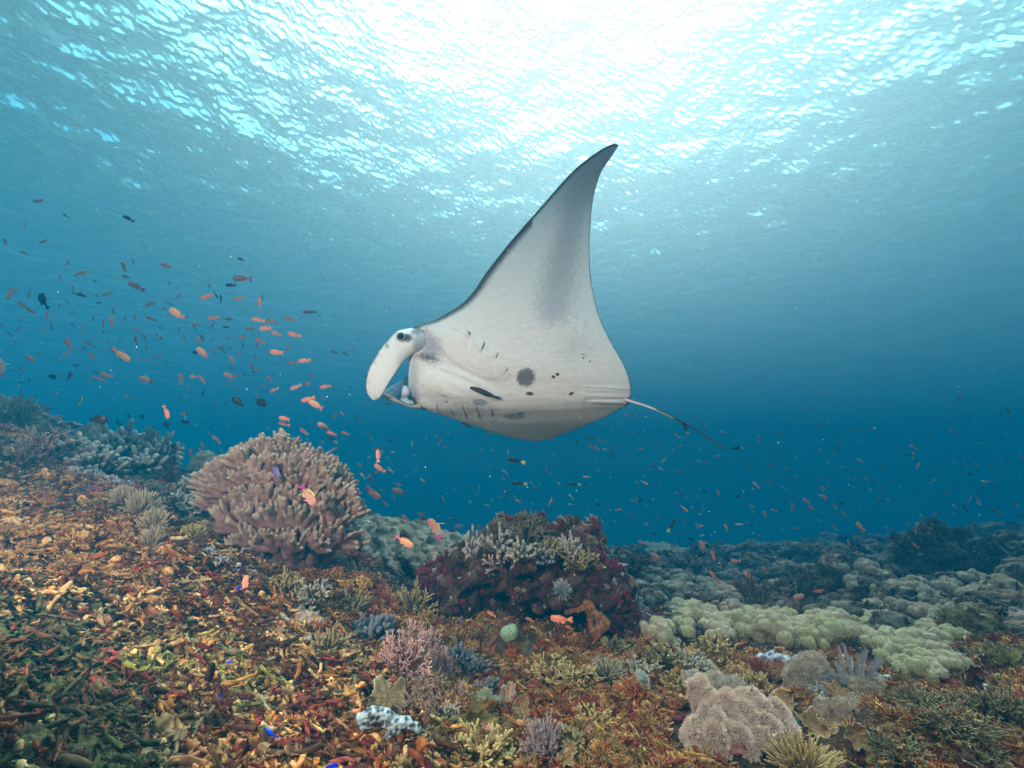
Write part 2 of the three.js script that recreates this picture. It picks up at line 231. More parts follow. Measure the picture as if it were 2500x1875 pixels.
function bellyTone(px, py, cLE, cTE) {
  const gr = n3(px * 0.23, py * 0.23, 1) * 0.035 + n3(px * 0.04, py * 0.05, 2) * 0.022 + n3(px * 0.7, py * 0.7, 3) * 0.03 + Math.min(0, n3(px * 0.09, py * 0.3, 6) + 0.3) * 0.06; let k = [0.66 + gr, 0.65 + gr, 0.65 + gr];
  const to = (c, f) => { f = clamp(f, 0, 1); k = k.map((v, i) => lerp(v, c[i], f)); };
  const w = n3(px * 0.11, py * 0.11, 7) * 0.16 + n3(px * 0.45, py * 0.45, 8) * 0.12; // ragged pigment edge
  const band = polyd(px, py, [[1470, 380], [1432, 440], [1408, 500], [1392, 560], [1378, 620], [1362, 690], [1352, 750]]); const wide = py < 560 ? lerp(70, 44, sstep(380, 560, py)) : lerp(44, 56, sstep(560, 720, py));
  to([0.27, 0.27, 0.34], (1 - sstep(0.15, 1.25, band / wide + w * 1.6)) * 0.58);
  to([0.30, 0.29, 0.32], sstep(580, 400, py) * 0.7);
  to([0.45, 0.45, 0.47], (1 - sstep(0.3, 1.2, ell(px, py, 1400, 850, 60, 45) + w)) * 0.35);
  to([0.11, 0.11, 0.13], (1 - sstep(0.7, 1.15, ell(px, py, 1284, 921, 23, 25, 0.5) + w * 0.7)) * 0.92);
  for (const [x, y, a, b, r, s] of [[1293, 961, 10, 4.6, 0.05, 1], [1395, 961, 6.5, 4, -0.4, 1], [1351, 920, 5, 4, 0.3, 1], [1361, 914, 5.5, 4, -0.3, 1], [1271, 1009, 10, 3, -0.1, 0.8], [1256, 1017, 28, 7, 0, 0.55], [1172, 982, 19, 8, 0.1, 0.55], [1090, 981, 3.5, 2.5, 0, 0.6], [1083, 966, 14, 3, 0.3, 0.4], [1424, 874, 2.6, 2.6, 0, 1], [1440, 882, 2.2, 2.2, 0, 1], [1422, 866, 1.8, 1.8, 0, 1], [1426, 983, 4, 1.6, 0, 0.7]]) to([0.07, 0.075, 0.085], (1 - sstep(0.75, 1.15, ell(px, py, x, y, a, b, r) + w * 0.6)) * s);
  for (const [x, y, r] of speck) if (Math.abs(px - x) < 3 && Math.abs(py - y) < 3) to([0.1, 0.1, 0.12], (1 - sstep(0.6, 1.3, Math.hypot(px - x, py - y) / r)) * 0.8);
  to([0.24, 0.26, 0.34], (1 - sstep(0.3, 1.25, ell(px, py, 1052, 848, 30, 46, -0.3) + w * 1.5)) * 0.75);
  to([0.07, 0.08, 0.10], (1 - sstep(0.25, 1.2, ell(px, py, 1042, 872, 34, 11, 0.15) + w * 2)) * 0.85);
  to([0.16, 0.20, 0.30], (1 - sstep(0.3, 1.2, ell(px, py, 1012, 965, 13, 34, -0.25) + w * 2)) * 0.7);
  to([0.30, 0.36, 0.44], (1 - sstep(0.3, 1.2, ell(px, py, 1012, 915, 14, 46, 0) + w * 2)) * 0.6);
  to([0.05, 0.055, 0.065], (1 - sstep(0.2, 1.2, ell(px, py, 1014, 816, 34, 12, -0.35) + w * 2)) * 0.9);
  for (const l of [[[1430, 946], [1490, 948], [1541, 953]], [[1462, 988], [1500, 986], [1526, 989]], [[1425, 974], [1470, 974], [1520, 973]]]) to([0.14, 0.14, 0.15], (1 - sstep(0.5, 1.5, polyd(px, py, l))) * 0.7);
  const edge = cLE + w * 5; if (py < 1000) to([0.035, 0.04, 0.05], (1 - sstep(px > 1300 ? 1.5 : 3, px > 1300 ? 7 : 17, edge)) * 0.97); else to([0.05, 0.055, 0.06], 1 - sstep(0.5, 2.5, cLE));
  to([0.04, 0.045, 0.05], 1 - sstep(0.7, 1.9, cTE + n3(px * 0.3, py * 0.3, 4) * 0.6));
  return k;
}
{
  const NU = 260, NV = 400, LIFT = (c) => 1.75 * Math.pow(c, 0.46) * Math.pow(1 - c, 0.85), cOf = (t) => t ** 1.7;
  const surf = (u, v) => {
    const belly = u < 0.5, c = cOf(belly ? u * 2 : 2 - u * 2), [px, py] = rayPx(v, c), T = along(THICK, v, (a) => a), D = along(DEPTH, v, (a) => a), th = Math.max(0, T) * LIFT(c);
    return [px, py, belly ? D - th * 0.75 - relief(px, py) * clamp(th / 0.03, 0, 1) : D + th];
  };
  const g = grid(NU, NV, (u, v) => { const q = surf(u, v); return at(...q).toArray(); });
  const TW = 1536, TH = 1024, d = new Uint8Array(TW * TH * 4), enc = (v) => 255 * Math.pow(clamp(v, 0, 1), 1 / 2.2);
  for (let j = 0; j < TH; j++) for (let i = 0; i < TW; i++) {
    const v = (j + 0.5) / TH, u = (i + 0.5) / TW, o = (j * TW + i) * 4; let k;
    if (u < 0.66) { const c = cOf(u / 0.66), [px, py] = rayPx(v, c), w = Math.hypot(along(STN, v, (a) => a[2]) - along(STN, v, (a) => a[0]), along(STN, v, (a) => a[3]) - along(STN, v, (a) => a[1])); const sl = v * (STN.length - 1) - MID, sn = sl > 4 ? 0.68 : 1; k = bellyTone(px, py, sl > 2 || sl < -2 ? c * w * sn + (sl > 2 && sl < 4 ? (4 - sl) * 20 : 0) : 99, (1 - c) * w * sn); }
    else { const q = n3(u * 30, v * 60, 3) * 0.02 + n3(u * 8, v * 12, 5) * 0.015; k = [0.035 + q, 0.04 + q, 0.05 + q]; }
    d[o] = enc(k[0]); d[o + 1] = enc(k[1]); d[o + 2] = enc(k[2]); d[o + 3] = 255;
  }
  const t = new THREE.DataTexture(d, TW, TH); t.colorSpace = THREE.SRGBColorSpace; t.magFilter = THREE.LinearFilter; t.needsUpdate = true;
  const uv = g.attributes.uv; for (let i = 0; i < uv.count; i++) { const u = uv.getX(i); uv.setX(i, u < 0.5 ? u * 2 * 0.66 : 0.66 + (u - 0.5) * 2 * 0.34); }
  const skin = new THREE.MeshPhysicalMaterial({ map: t, roughness: 0.62, specularIntensity: 0.35, bumpMap: noiseTex(256, (u, v) => 0.5 + 0.4 * n3(...torus(u, v, 24, 0)) * 0.6 + 0.2 * n3(...torus(u, v, 60, 4))), bumpScale: 0.0022 });
  skin.bumpMap.repeat.set(6, 6);
  const manta = thing('manta_ray', 'large manta ray with white belly gliding left above the reef, one wing raised', 'manta ray', at(1280, 930, 3.0));
  const sub = (geo) => geo.translate(-manta.position.x, -manta.position.y, -manta.position.z);
  part('body', sub(g), skin, manta);
  // point of the belly under a pixel, lifted a little towards the viewer
  const bel = []; for (let j = 0; j <= 300; j++) for (let i = 0; i <= 160; i++) { const v = j / 300, u = i / 160 * 0.5; bel.push(surf(u, v)); }
  globalThis.bellyAt = (px, py, lift = 0.004) => { let b = null, m = 1e9; for (const q of bel) { const e = (q[0] - px) ** 2 + (q[1] - py) ** 2; if (e < m) { m = e; b = q; } } return at(px, py, b[2] - lift); };
  const dark = mat(0.06, 0.06, 0.065, 0.8), fin = (rows, depth, thick, nu, nv, tone) => { // a fin sheet between two edges, with thickness
    const gg = grid(nu, nv, (u, v) => { const front = u < 0.5, c = front ? u * 2 : 2 - u * 2, q = [0, 1, 2, 3].map((k) => along(rows, v, (a) => a[k])), D = along(depth, v, (a) => a), th = along(thick, v, (a) => a) * Math.sqrt(Math.max(0, Math.sin(Math.PI * c)));
      return at(lerp(q[0], q[2], c), lerp(q[1], q[3], c), D - (front ? th : -th)).toArray(); });
    paint(gg, (x, y, z, a, b, c, i) => { const u = gg.attributes.uv.getX(i), v = gg.attributes.uv.getY(i), front = u < 0.5, cc = front ? u * 2 : 2 - u * 2, q = [0, 1, 2, 3].map((k) => along(rows, v, (e) => e[k])); return tone(lerp(q[0], q[2], cc), lerp(q[1], q[3], cc), front, cc, v); });
    return sub(gg);
  };
  const vc = new THREE.MeshPhysicalMaterial({ vertexColors: true, roughness: 0.6, specularIntensity: 0.35 });
  const R1 = [[1034, 792, 1040, 868], [1012, 799, 1018, 866], [987, 804, 1001, 871], [964, 811, 986, 884], [945, 831, 976, 897], [928, 851, 966, 912], [914, 875, 956, 926], [901, 898, 947, 940], [894, 924, 940, 952], [893, 946, 933, 964], [898, 963, 926, 972], [908, 975, 914, 977]];
  part('cephalic_fin', fin(R1, [2.99, 2.965, 2.94, 2.92, 2.90, 2.89, 2.885, 2.885, 2.89, 2.90, 2.91, 2.92], [0.10, 0.095, 0.07, 0.05, 0.035, 0.022, 0.018, 0.016, 0.014, 0.012, 0.009, 0.003], 60, 90, (px, py, front, c, v) => {
    const g0 = n3(px * 0.2, py * 0.2, 5) * 0.04; let k = front ? [0.66 + g0, 0.66 + g0, 0.67 + g0] : [0.06, 0.065, 0.08];
    if (!front) return k; const to = (cc, f) => { f = clamp(f, 0, 1); k = k.map((a, i) => lerp(a, cc[i], f)); }, w = n3(px * 0.14, py * 0.14, 8) * 0.25;
    to([0.03, 0.035, 0.045], 1 - sstep(0.5, 1.15, ell(px, py, 992, 825, 19, 11, 0.2) + w)); to([0.28, 0.31, 0.37], (1 - sstep(0.5, 1.3, ell(px, py, 1026, 838, 20, 34) + w)) * 0.85);
    to([0.12, 0.14, 0.17], (1 - sstep(0.4, 1.2, ell(px, py, 1022, 806, 24, 9, -0.4) + w)) * 0.9); if (v > 0.25) to([0.06, 0.065, 0.08], 1 - sstep(0.015, 0.07, c + 0.02 * n3(px * 0.3, py * 0.9, 3)));
    to([0.1, 0.1, 0.12], 1 - sstep(0.8, 1.8, polyd(px, py, [[941, 836], [950, 848]]))); to([0.1, 0.1, 0.12], 1 - sstep(0.8, 1.8, polyd(px, py, [[941, 836], [943, 849]])));
    for (const y of [868, 886, 934]) to([0.12, 0.13, 0.16], (1 - sstep(0.5, 1.4, Math.abs(py - y))) * (c < 0.22 ? 0.8 : 0)); to([0.55, 0.55, 0.58], (0.5 + 0.5 * Math.sin(py * 1.6 + px * 0.2)) * 0.18 * (c < 0.5 ? 1 : 0)); return k;
  }), vc, manta, 'white near cephalic fin curling down from the eye');
  const R2 = [[1012, 905, 1024, 985], [996, 912, 1006, 990], [983, 926, 985, 985], [963, 938, 966, 973], [948, 948, 950, 964], [938, 956, 939, 959]];
  part('cephalic_fin', fin(R2, [3.06, 3.07, 3.08, 3.07, 3.05, 3.03], [0.02, 0.018, 0.014, 0.012, 0.009, 0.003], 30, 40, (px, py) => { const q = n3(px * 0.12, py * 0.12, 2) * 0.2; return [0.32 + q * 0.4, 0.5 + q * 0.5, 0.62 + q * 0.5]; }), vc, manta, 'bluish inner face of the far cephalic fin');
  const R3 = [[1026, 982, 1030, 999], [1006, 989, 1002, 996], [985, 983, 975, 986], [966, 972, 953, 979], [950, 964, 940, 974], [937, 958, 930, 969]];
  part('cephalic_fin', fin(R3, [3.03, 3.02, 3.01, 3.01, 3.01, 3.02], [0.02, 0.014, 0.014, 0.014, 0.012, 0.008], 20, 40, (px, py) => { const q = n3(px * 0.2, py * 0.2, 2) * 0.05; return [0.28 + q, 0.26 + q, 0.22 + q]; }), vc, manta, 'grey rolled lower edge of the far cephalic fin');
  const raker = blob([[...at(989, 946, 3.0).toArray(), 0.012, ...at(991, 958, 2.99).toArray(), 0.02], [...at(991, 958, 2.99).toArray(), 0.02, ...at(986, 967, 3.0).toArray(), 0.012]], 0.006, 0.01); part('mouth_lining', sub(raker), mat(0.42, 0.47, 0.52, 0.6), manta);
  const eyeAt = at(979, 822, 2.865); const eye = new THREE.SphereGeometry(0.021, 24, 16); eye.scale(1.05, 1, 0.7); eye.translate(eyeAt.x, eyeAt.y, eyeAt.z);
  const ey = part('eye', sub(eye), mat(0.012, 0.014, 0.018, 0.12), manta); const lid = new THREE.TorusGeometry(0.0215, 0.0045, 8, 28); lid.translate(eyeAt.x, eyeAt.y, eyeAt.z + 0.004); part('eyelid', sub(lid), mat(0.22, 0.24, 0.27, 0.6), ey);
  const slit = (pts, r) => { const q = pts.map(([x, y]) => bellyAt(x, y, 0.0005)); part('gill_slit', sub(tube(new THREE.CatmullRomCurve3(q).getPoints(10), Array(11).fill(0).map((_, i) => r * (0.35 + 0.65 * Math.sin(Math.PI * (i + 0.5) / 11))), 6)), dark, manta); };
  for (const p of [[[1142, 809], [1147, 814], [1145, 822]], [[1183, 834], [1181, 843], [1177, 853]], [[1216, 861], [1214, 868], [1210, 877]], [[1240, 897], [1236, 906], [1231, 914]]]) slit(p, 0.004);
  for (const p of [[[1069, 985], [1067, 993], [1070, 1002], [1077, 1009]], [[1101, 989], [1099, 997], [1103, 1007], [1110, 1016]], [[1132, 990], [1132, 999], [1137, 1010], [1140, 1022]], [[1165, 991], [1164, 1000], [1170, 1009], [1172, 1022]], [[1200, 993], [1200, 1001], [1203, 1010], [1201, 1018]]]) slit(p, 0.0034);
  const groove = mat(0.5, 0.48, 0.465, 0.8); for (const p of [[[1098, 800], [1099, 840], [1092, 885]], [[1140, 815], [1138, 850], [1128, 895]], [[1175, 850], [1170, 885], [1155, 920]], [[1205, 882], [1200, 908], [1190, 935]], [[1062, 798], [1100, 800], [1140, 818], [1180, 845], [1210, 870], [1225, 895]]]) { const q = p.map(([x, y]) => bellyAt(x, y, -0.0006)); part('gill_groove', sub(tube(new THREE.CatmullRomCurve3(q).getPoints(14), Array(15).fill(0.0015), 5)), groove, manta); }
  const tp = [[1528, 975, 2.99], [1545, 980, 2.97], [1603, 1000, 2.95], [1668, 1032, 2.93], [1721, 1063, 2.92], [1762, 1092, 2.91], [1777, 1098, 2.91]].map((a) => at(...a)), cv = new THREE.CatmullRomCurve3(tp).getPoints(60);
  const tl = tube(cv, cv.map((_, i) => lerp(0.0135, 0.003, Math.pow(i / 60, 0.6))), 10);
  part('tail', sub(paint(tl, (x, y, z, a, b, c, i) => { const f = Math.floor(i / 10) / 60, white = -0.75 * b + 0.6 * c + 0.25 * a > 0.22 + f * 1.3; return white ? [0.7, 0.7, 0.7] : [0.03, 0.035, 0.045]; })), vc, manta, 'thin whip tail, dark above and white below');
}
// ---------------------------------------------------------------- generators for reef life
const px2 = (p) => { const y = p.y, z = -p.z, d = z * CP + y * SP, yc = y * CP - z * SP; return [1250 + p.x / d * F, 937.5 - yc / d * F, d]; };
const camRight = V(1, 0, 0), camUp = V(0, CP, SP), camBack = V(0, -SP, CP);
function scatterOn(geo, n, keep = () => true) { // n points with normals over a mesh, by area
  const p = geo.attributes.position, ix = geo.index.array, cum = []; let s = 0; const a = V(), b = V(), c = V(), out = [];
  for (let i = 0; i < ix.length; i += 3) { a.fromBufferAttribute(p, ix[i]); b.fromBufferAttribute(p, ix[i + 1]).sub(a); c.fromBufferAttribute(p, ix[i + 2]).sub(a); s += b.cross(c).length(); cum.push(s); }
  for (let t = 0; out.length < n && t < n * 6; t++) { const r = rnd() * s; let lo = 0, hi = cum.length - 1; while (lo < hi) { const m = (lo + hi) >> 1; if (cum[m] < r) lo = m + 1; else hi = m; }
    let u = rnd(), v = rnd(); if (u + v > 1) { u = 1 - u; v = 1 - v; } const [i, j, k] = [ix[lo * 3], ix[lo * 3 + 1], ix[lo * 3 + 2]]; a.fromBufferAttribute(p, i); b.fromBufferAttribute(p, j).sub(a); c.fromBufferAttribute(p, k).sub(a);
    const q = a.clone().addScaledVector(b, u).addScaledVector(c, v), n2 = V().crossVectors(b, c).normalize(); if (keep(q, n2)) out.push([q, n2]); }
  return out;
}
const peg = (() => { const g = tube([V(0, -0.3, 0), V(0, 0.6, 0)], [0.32, 0.3], 5); return g; })();
const hair = (() => tube([V(0, -0.2, 0), V(0.08, 0.5, 0.05), V(0.02, 1, 0.12)], [0.075, 0.07, 0.06], 4))();
function polyps(parent, geo, n, size, mats, shape = peg, name = 'polyps', keep) {
  const pts = scatterOn(geo, n, keep); return stuff(name, shape, mats, pts.map(([q, m]) => M4(q, quatUp(m.add(V(gauss() * 0.25, gauss() * 0.25, gauss() * 0.25)).normalize(), rnd() * 6.28), size * rr(0.7, 1.3))), null, parent);
}
// recursive branching: list of tubes from a root
function sprout(out, p, dir, len, rad, depth, o) {
  const n = depth === 0 && o.depth > 1 ? 2 : 3, pts = [p.clone()], rs = [rad]; const d = dir.clone(); const q = p.clone();
  for (let i = 1; i <= n; i++) { d.add(V(gauss() * o.bend, gauss() * o.bend + (o.rise || 0), gauss() * o.bend)).normalize(); q.addScaledVector(d, len / n); pts.push(q.clone()); rs.push(lerp(rad, rad * o.taper, i / n)); }
  out.push([pts, rs, depth]);
  if (depth > 0) for (let k = 0; k < o.kids; k++) { const t = o.fromEnd ? 1 : rr(0.35, 1), at_ = pts[Math.max(1, Math.round(t * n))], nd = d.clone().add(V(gauss(), gauss(), gauss()).multiplyScalar(o.spread)).normalize(); sprout(out, at_, nd, len * o.shrink * rr(0.75, 1.2), rad * o.taper, depth - 1, o); }
}
function bushGeo(o) { // o: stems, len, rad, depth, kids, spread, bend, taper, shrink, sides, open (0 = upright, 1 = hemisphere), base, tip colours
  const list = [];
  for (let i = 0; i < o.stems; i++) { const a = i * 2.39996 + rr(-0.2, 0.2), r = Math.sqrt((i + 0.5) / o.stems) * (o.open ?? 1), y = Math.sqrt(Math.max(0.02, 1 - r * r * 0.96)), d = V(Math.cos(a) * r, y, Math.sin(a) * r).normalize(); sprout(list, V(d.x * (o.foot ?? 0.05), -0.05 * o.len, d.z * (o.foot ?? 0.05)), d, o.len * rr(0.8, 1.15), o.rad, o.depth, o); }
  const tips = o.tip, base = o.base, gs = list.map(([p, r, dep]) => { const g = tube(p, r, o.sides || 4), n = g.attributes.position.count, s = o.sides || 4; return paint(g, (x, y, z, a, b, c, i) => { const f = dep === 0 ? Math.min(1, i / s / (p.length - 1)) : 0, k = 0.88 + 0.24 * n3(x * 30, y * 30, z * 30); return [0, 1, 2].map((m) => lerp(base[m], tips[m], dep === 0 ? f : (o.depth - dep) / (o.depth + 1) * 0.5) * k); }); });
  return mergeGeometries(gs);
}
const vmat = (rough = 0.85) => new THREE.MeshPhysicalMaterial({ vertexColors: true, roughness: rough, specularIntensity: 0.35 });
const VM = vmat(), VMs = vmat(0.6);
function cushion(s0) { // cluster of rounded knobbly lobes on a narrower stalk, radius about 1
  const P = [[0, -0.7, 0, 0.4, 0, 0.05, 0, 0.5]], n = 5 + Math.floor(rnd() * 3);
  for (let i = 0; i < n; i++) { const a = i * 2.4 + s0, r = 0.78 * Math.sqrt((i + 0.4) / n), h = 0.42 - 0.38 * r * r + 0.1 * gauss(), q = rr(0.27, 0.36), t = a + 1.57 + rr(-0.7, 0.7), l = rr(0.2, 0.42); P.push([Math.cos(a) * r, h, Math.sin(a) * r, q, Math.cos(a) * r + Math.cos(t) * l, h + 0.08 * gauss(), Math.sin(a) * r + Math.sin(t) * l, q * rr(0.75, 1)]); P.push([0, -0.1, 0, 0.25, Math.cos(a) * r, h - 0.1, Math.sin(a) * r, q * 0.8]); }
  return blob(P, 0.05, 0.022, (x, y, z) => 0.03 * n3(x * 3, y * 3, z * 3));
}
function plateGeo(R, cup, seedk, tone, rim, wav = 0.2) { // thin wavy plate or cup with a pale rim, growing from its foot at the origin
  const g = grid(72, 26, (u, v) => { const a = u * 6.2832, top = v < 0.5, t = top ? v * 2 : 2 - v * 2, ca = Math.cos(a), sa = Math.sin(a), lim = R * (0.78 + 0.3 * n3(ca * 1.1, sa * 1.1, seedk) + 0.08 * n3(ca * 5, sa * 5, seedk)), r = lim * t, y = cup * R * t * t + wav * R * t * t * n3(ca * 2.2, sa * 2.2, seedk + 7) + 0.04 * R * n3(ca * r / R * 9, sa * r / R * 9, seedk), th = R * (0.05 + 0.05 * (1 - t)); return [ca * r, y + (top ? th : -th) * (t > 0.97 ? 0.6 : 1), sa * r]; });
  return paint(g, (x, y, z, a, b, c, i) => { const v = g.attributes.uv.getY(i), t = v < 0.5 ? v * 2 : 2 - v * 2, k = 0.85 + 0.3 * n3(x / R * 5, y / R * 5, z / R * 5) + 0.15 * n3(x / R * 16, y / R * 16, z / R * 16), f = sstep(0.9, 0.99, t); return [0, 1, 2].map((m) => lerp(tone[m], rim[m], f) * k); });
}
function rockGeo(prims, cell, k, tones, amp = 0.02, fr = 9) {
  const g = blob(prims, cell, k, (x, y, z) => amp * fbm(x * fr, y * fr, z * fr, 4) * 1.6);
  return paint(g, (x, y, z, a, b, c) => { const q = (fbm(x * 7, y * 7, z * 7, 3) + 0.5) * tones.length * 1.1, i = clamp(Math.floor(q), 0, tones.length - 1), j = Math.min(tones.length - 1, i + 1), f = sstep(0.3, 0.7, q - i), s = 0.75 + 0.6 * n3(x * 45, y * 45, z * 45); return [0, 1, 2].map((m) => lerp(tones[i][m], tones[j][m], f) * s); });
}
const rockMat = new THREE.MeshPhysicalMaterial({ vertexColors: true, roughness: 0.9, specularIntensity: 0.35 });
function onto(geo, px, py, tol = 14, pos) { let b = null, m = 1e9; const p = geo.attributes.position, v = V(); for (let i = 0; i < p.count; i++) { v.fromBufferAttribute(p, i); if (pos) v.add(pos); const q = px2(v), e = Math.hypot(q[0] - px, q[1] - py); const s = q[2] + (e < tol ? 0 : e * 0.05); if (s < m) { m = s; b = v.clone(); } } return b; }
const taken = []; const free = (x, z) => { for (const [a, b, r] of taken) if ((x - a) ** 2 + (z - b) ** 2 < r * r) return false; return true; };
function stickGeo(n, knob) { // a knobby broken coral branch about 1 long
  const pts = [], rs = []; let d = V(1, 0, 0); const q = V(-0.5, 0, 0);
  for (let i = 0; i <= n; i++) { pts.push(q.clone()); rs.push((0.085 + knob * gauss() * 0.05) * (1 - 0.25 * i / n)); d.add(V(0, gauss() * 0.16, gauss() * 0.16)).normalize(); q.addScaledVector(d, 1 / n); }
  const gs = [tube(pts, rs, 7)]; const start = pts[0].clone(); gs.push(tube([pts[1], start], [rs[0], rs[0] * 0.9], 6));
  if (knob > 0.5) for (let k = 0; k < 2; k++) { const i = 1 + Math.floor(rnd() * (n - 1)), e = pts[i].clone().add(V(gauss() * 0.15, 0.1 + rnd() * 0.16, gauss() * 0.25)); gs.push(tube([pts[i], e], [0.07, 0.045], 5)); }
  const g = mergeGeometries(gs), p = g.attributes.position; for (let i = 0; i < p.count; i++) { const k = 1 + 0.3 * n3(p.getX(i) * 9 + n * 7, p.getY(i) * 22, p.getZ(i) * 22); p.setY(i, p.getY(i) * k); p.setZ(i, p.getZ(i) * k); } g.computeVertexNormals(); return paint(g, (x, y, z) => { const k = 0.75 + 0.55 * n3(x * 6, y * 14, z * 14) + 0.35 * n3(x * 16, y * 30, z * 30); return [k, k * (1 - 0.1 * n3(x * 4, 3, 1)), k]; });
}
const pick = (a) => a[Math.floor(rnd() * a.length)];
const tint = (c, v = 0.25) => { const k = 1 + gauss() * v; return col(clamp(c[0] * k * (1 + gauss() * 0.12), 0.01, 0.9), clamp(c[1] * k, 0.01, 0.9), clamp(c[2] * k * (1 + gauss() * 0.12), 0.01, 0.9)); };
const sticks = [0, 1, 2, 3].map((i) => stickGeo(6, i < 2 ? 0.4 : 0.9));
// ---------------------------------------------------------------- colonies and rocks that can be told apart
const spotAt = (px, py, sink = 0.01) => { const p = hit(px, py) || at(px, py, 4); p.d = p.d || 4; p.m = p.d / F; p.y -= sink; return p; };
// the large finger leather coral
{
  const C = at(690, 1290, 2.62), T = thing('finger_leather_coral', 'large pinkish brown leather coral with hundreds of fingers on the reef crest', 'coral', at(700, 1345, 2.6));
  const off = (g) => g.translate(-T.position.x, -T.position.y, -T.position.z), M = 2.6 / F;
  const P3 = (px, py, dz) => at(px, py, 2.62 - dz);
  const stalk = blob([[...P3(640, 1330, 0.05).toArray(), 0.10, ...P3(690, 1270, 0).toArray(), 0.17], [...P3(730, 1355, 0.02).toArray(), 0.08, ...P3(760, 1260, -0.02).toArray(), 0.16], [...P3(600, 1260, 0.02).toArray(), 0.1, ...P3(660, 1180, -0.05).toArray(), 0.13], [...P3(640, 1200, -0.08).toArray(), 0.14, ...P3(760, 1200, -0.08).toArray(), 0.14]], 0.018, 0.05, (x, y, z) => 0.012 * n3(x * 9, y * 9, z * 9));
  paint(stalk, (x, y, z) => { const k = 0.9 + 0.3 * n3(x * 12, y * 12, z * 12); return [0.165 * k, 0.10 * k, 0.085 * k]; }); part('stalk', off(stalk), VMs, T);
  // lobes: where the fan stands (pixel, towards viewer), which way it leans, how wide
  const lobes = [];
  const add = (px, py, dz, w, dx, dy, dzv) => lobes.push([P3(px, py, dz), camRight.clone().multiplyScalar(dx).addScaledVector(camUp, dy).addScaledVector(camBack, dzv).normalize(), w]);
  for (const [y, x0, x1, st, dz, up, out] of [[1222, 535, 850, 58, 0.15, 1, 0.22], [1272, 560, 850, 60, 0.20, 0.95, 0.35], [1322, 605, 835, 56, 0.22, 0.7, 0.6]]) for (let x = x0; x <= x1; x += st) add(x + gauss() * 10, y + gauss() * 9, dz + 0.015 * gauss() - 0.0005 * Math.abs(x - 680), rr(0.135, 0.185), (x - 685) / 170 * 0.7, up, out);
  for (const [px, py] of [[520, 1195], [560, 1180], [600, 1165], [640, 1180], [690, 1180], [730, 1185], [770, 1180], [815, 1195], [585, 1130], [620, 1150], [660, 1140], [700, 1150], [740, 1140], [780, 1160], [535, 1160], [845, 1215], [860, 1250], [505, 1175]]) add(px, py, 0.10 + 0.02 * gauss(), rr(0.09, 0.12), (px - 690) / 150, 1, 0.45);
  for (const [px, py] of [[590, 1120], [625, 1112], [660, 1105], [700, 1108], [740, 1118], [775, 1130], [805, 1150], [565, 1150], [640, 1095], [690, 1092], [830, 1180]]) { add(px, py, 0.0, rr(0.08, 0.1), (px - 690) / 160, 1.1, 0.25); add(px + 10, py + 8, -0.16, 0.09, (px - 690) / 160, 1.1, -0.2); }
  for (const [o, dir, w0] of lobes) { const w = w0 * rr(0.75, 1.3);
    const side = V().crossVectors(dir, camBack).addScaledVector(V(gauss(), gauss(), gauss()), 0.5); side.addScaledVector(dir, -side.dot(dir)).normalize();
    const thick = V().crossVectors(dir, side).normalize(), P = [], tips = [], root = o.clone().addScaledVector(dir, -w * 1.1), mid = o.clone();
    P.push([...root.toArray(), 0.03, ...mid.toArray(), 0.022]);
    const n = 7 + Math.floor(rnd() * 3);
    for (let i = 0; i < n; i++) {
      const f = (i / (n - 1) - 0.5) * 2, j = o.clone().addScaledVector(side, f * w * 0.38).addScaledVector(thick, gauss() * 0.014).addScaledVector(dir, (0.1 - 0.14 * f * f) * w);
      P.push([...mid.clone().addScaledVector(dir, -w * 0.35).toArray(), 0.022, ...j.toArray(), 0.0145]);
      const m = rnd() < 0.7 ? 2 : rnd() < 0.7 ? 3 : 1;
      for (let q = 0; q < m; q++) { const d2 = dir.clone().addScaledVector(side, f * 0.55 + gauss() * 0.32).addScaledVector(thick, gauss() * 0.5 + (q - 0.5) * 0.5 * (m - 1)).addScaledVector(V(0, 1, 0), 0.25).normalize(), b = j.clone().addScaledVector(d2, w * 0.25), e = j.clone().addScaledVector(d2, rr(0.035, 0.062) + w * 0.12); P.push([...j.toArray(), 0.0112, ...b.toArray(), 0.0098]); P.push([...b.toArray(), 0.0098, ...e.toArray(), 0.0082]); tips.push(e); }
    }
    const g = blob(P, 0.0048, 0.0028);
    paint(g, (x, y, z) => { let d = 1; for (const t of tips) d = Math.min(d, Math.hypot(x - t.x, y - t.y, z - t.z)); const f = sstep(0.055, 0.0, d), k = 0.92 + 0.2 * n3(x * 25, y * 25, z * 25) + 0.12 * n3(x * 130, y * 130, z * 130); return [lerp(0.185, 0.30, f) * k, lerp(0.102, 0.215, f) * k, lerp(0.09, 0.165, f) * k]; });
    part('lobe', off(g), VMs, T);
  }
}
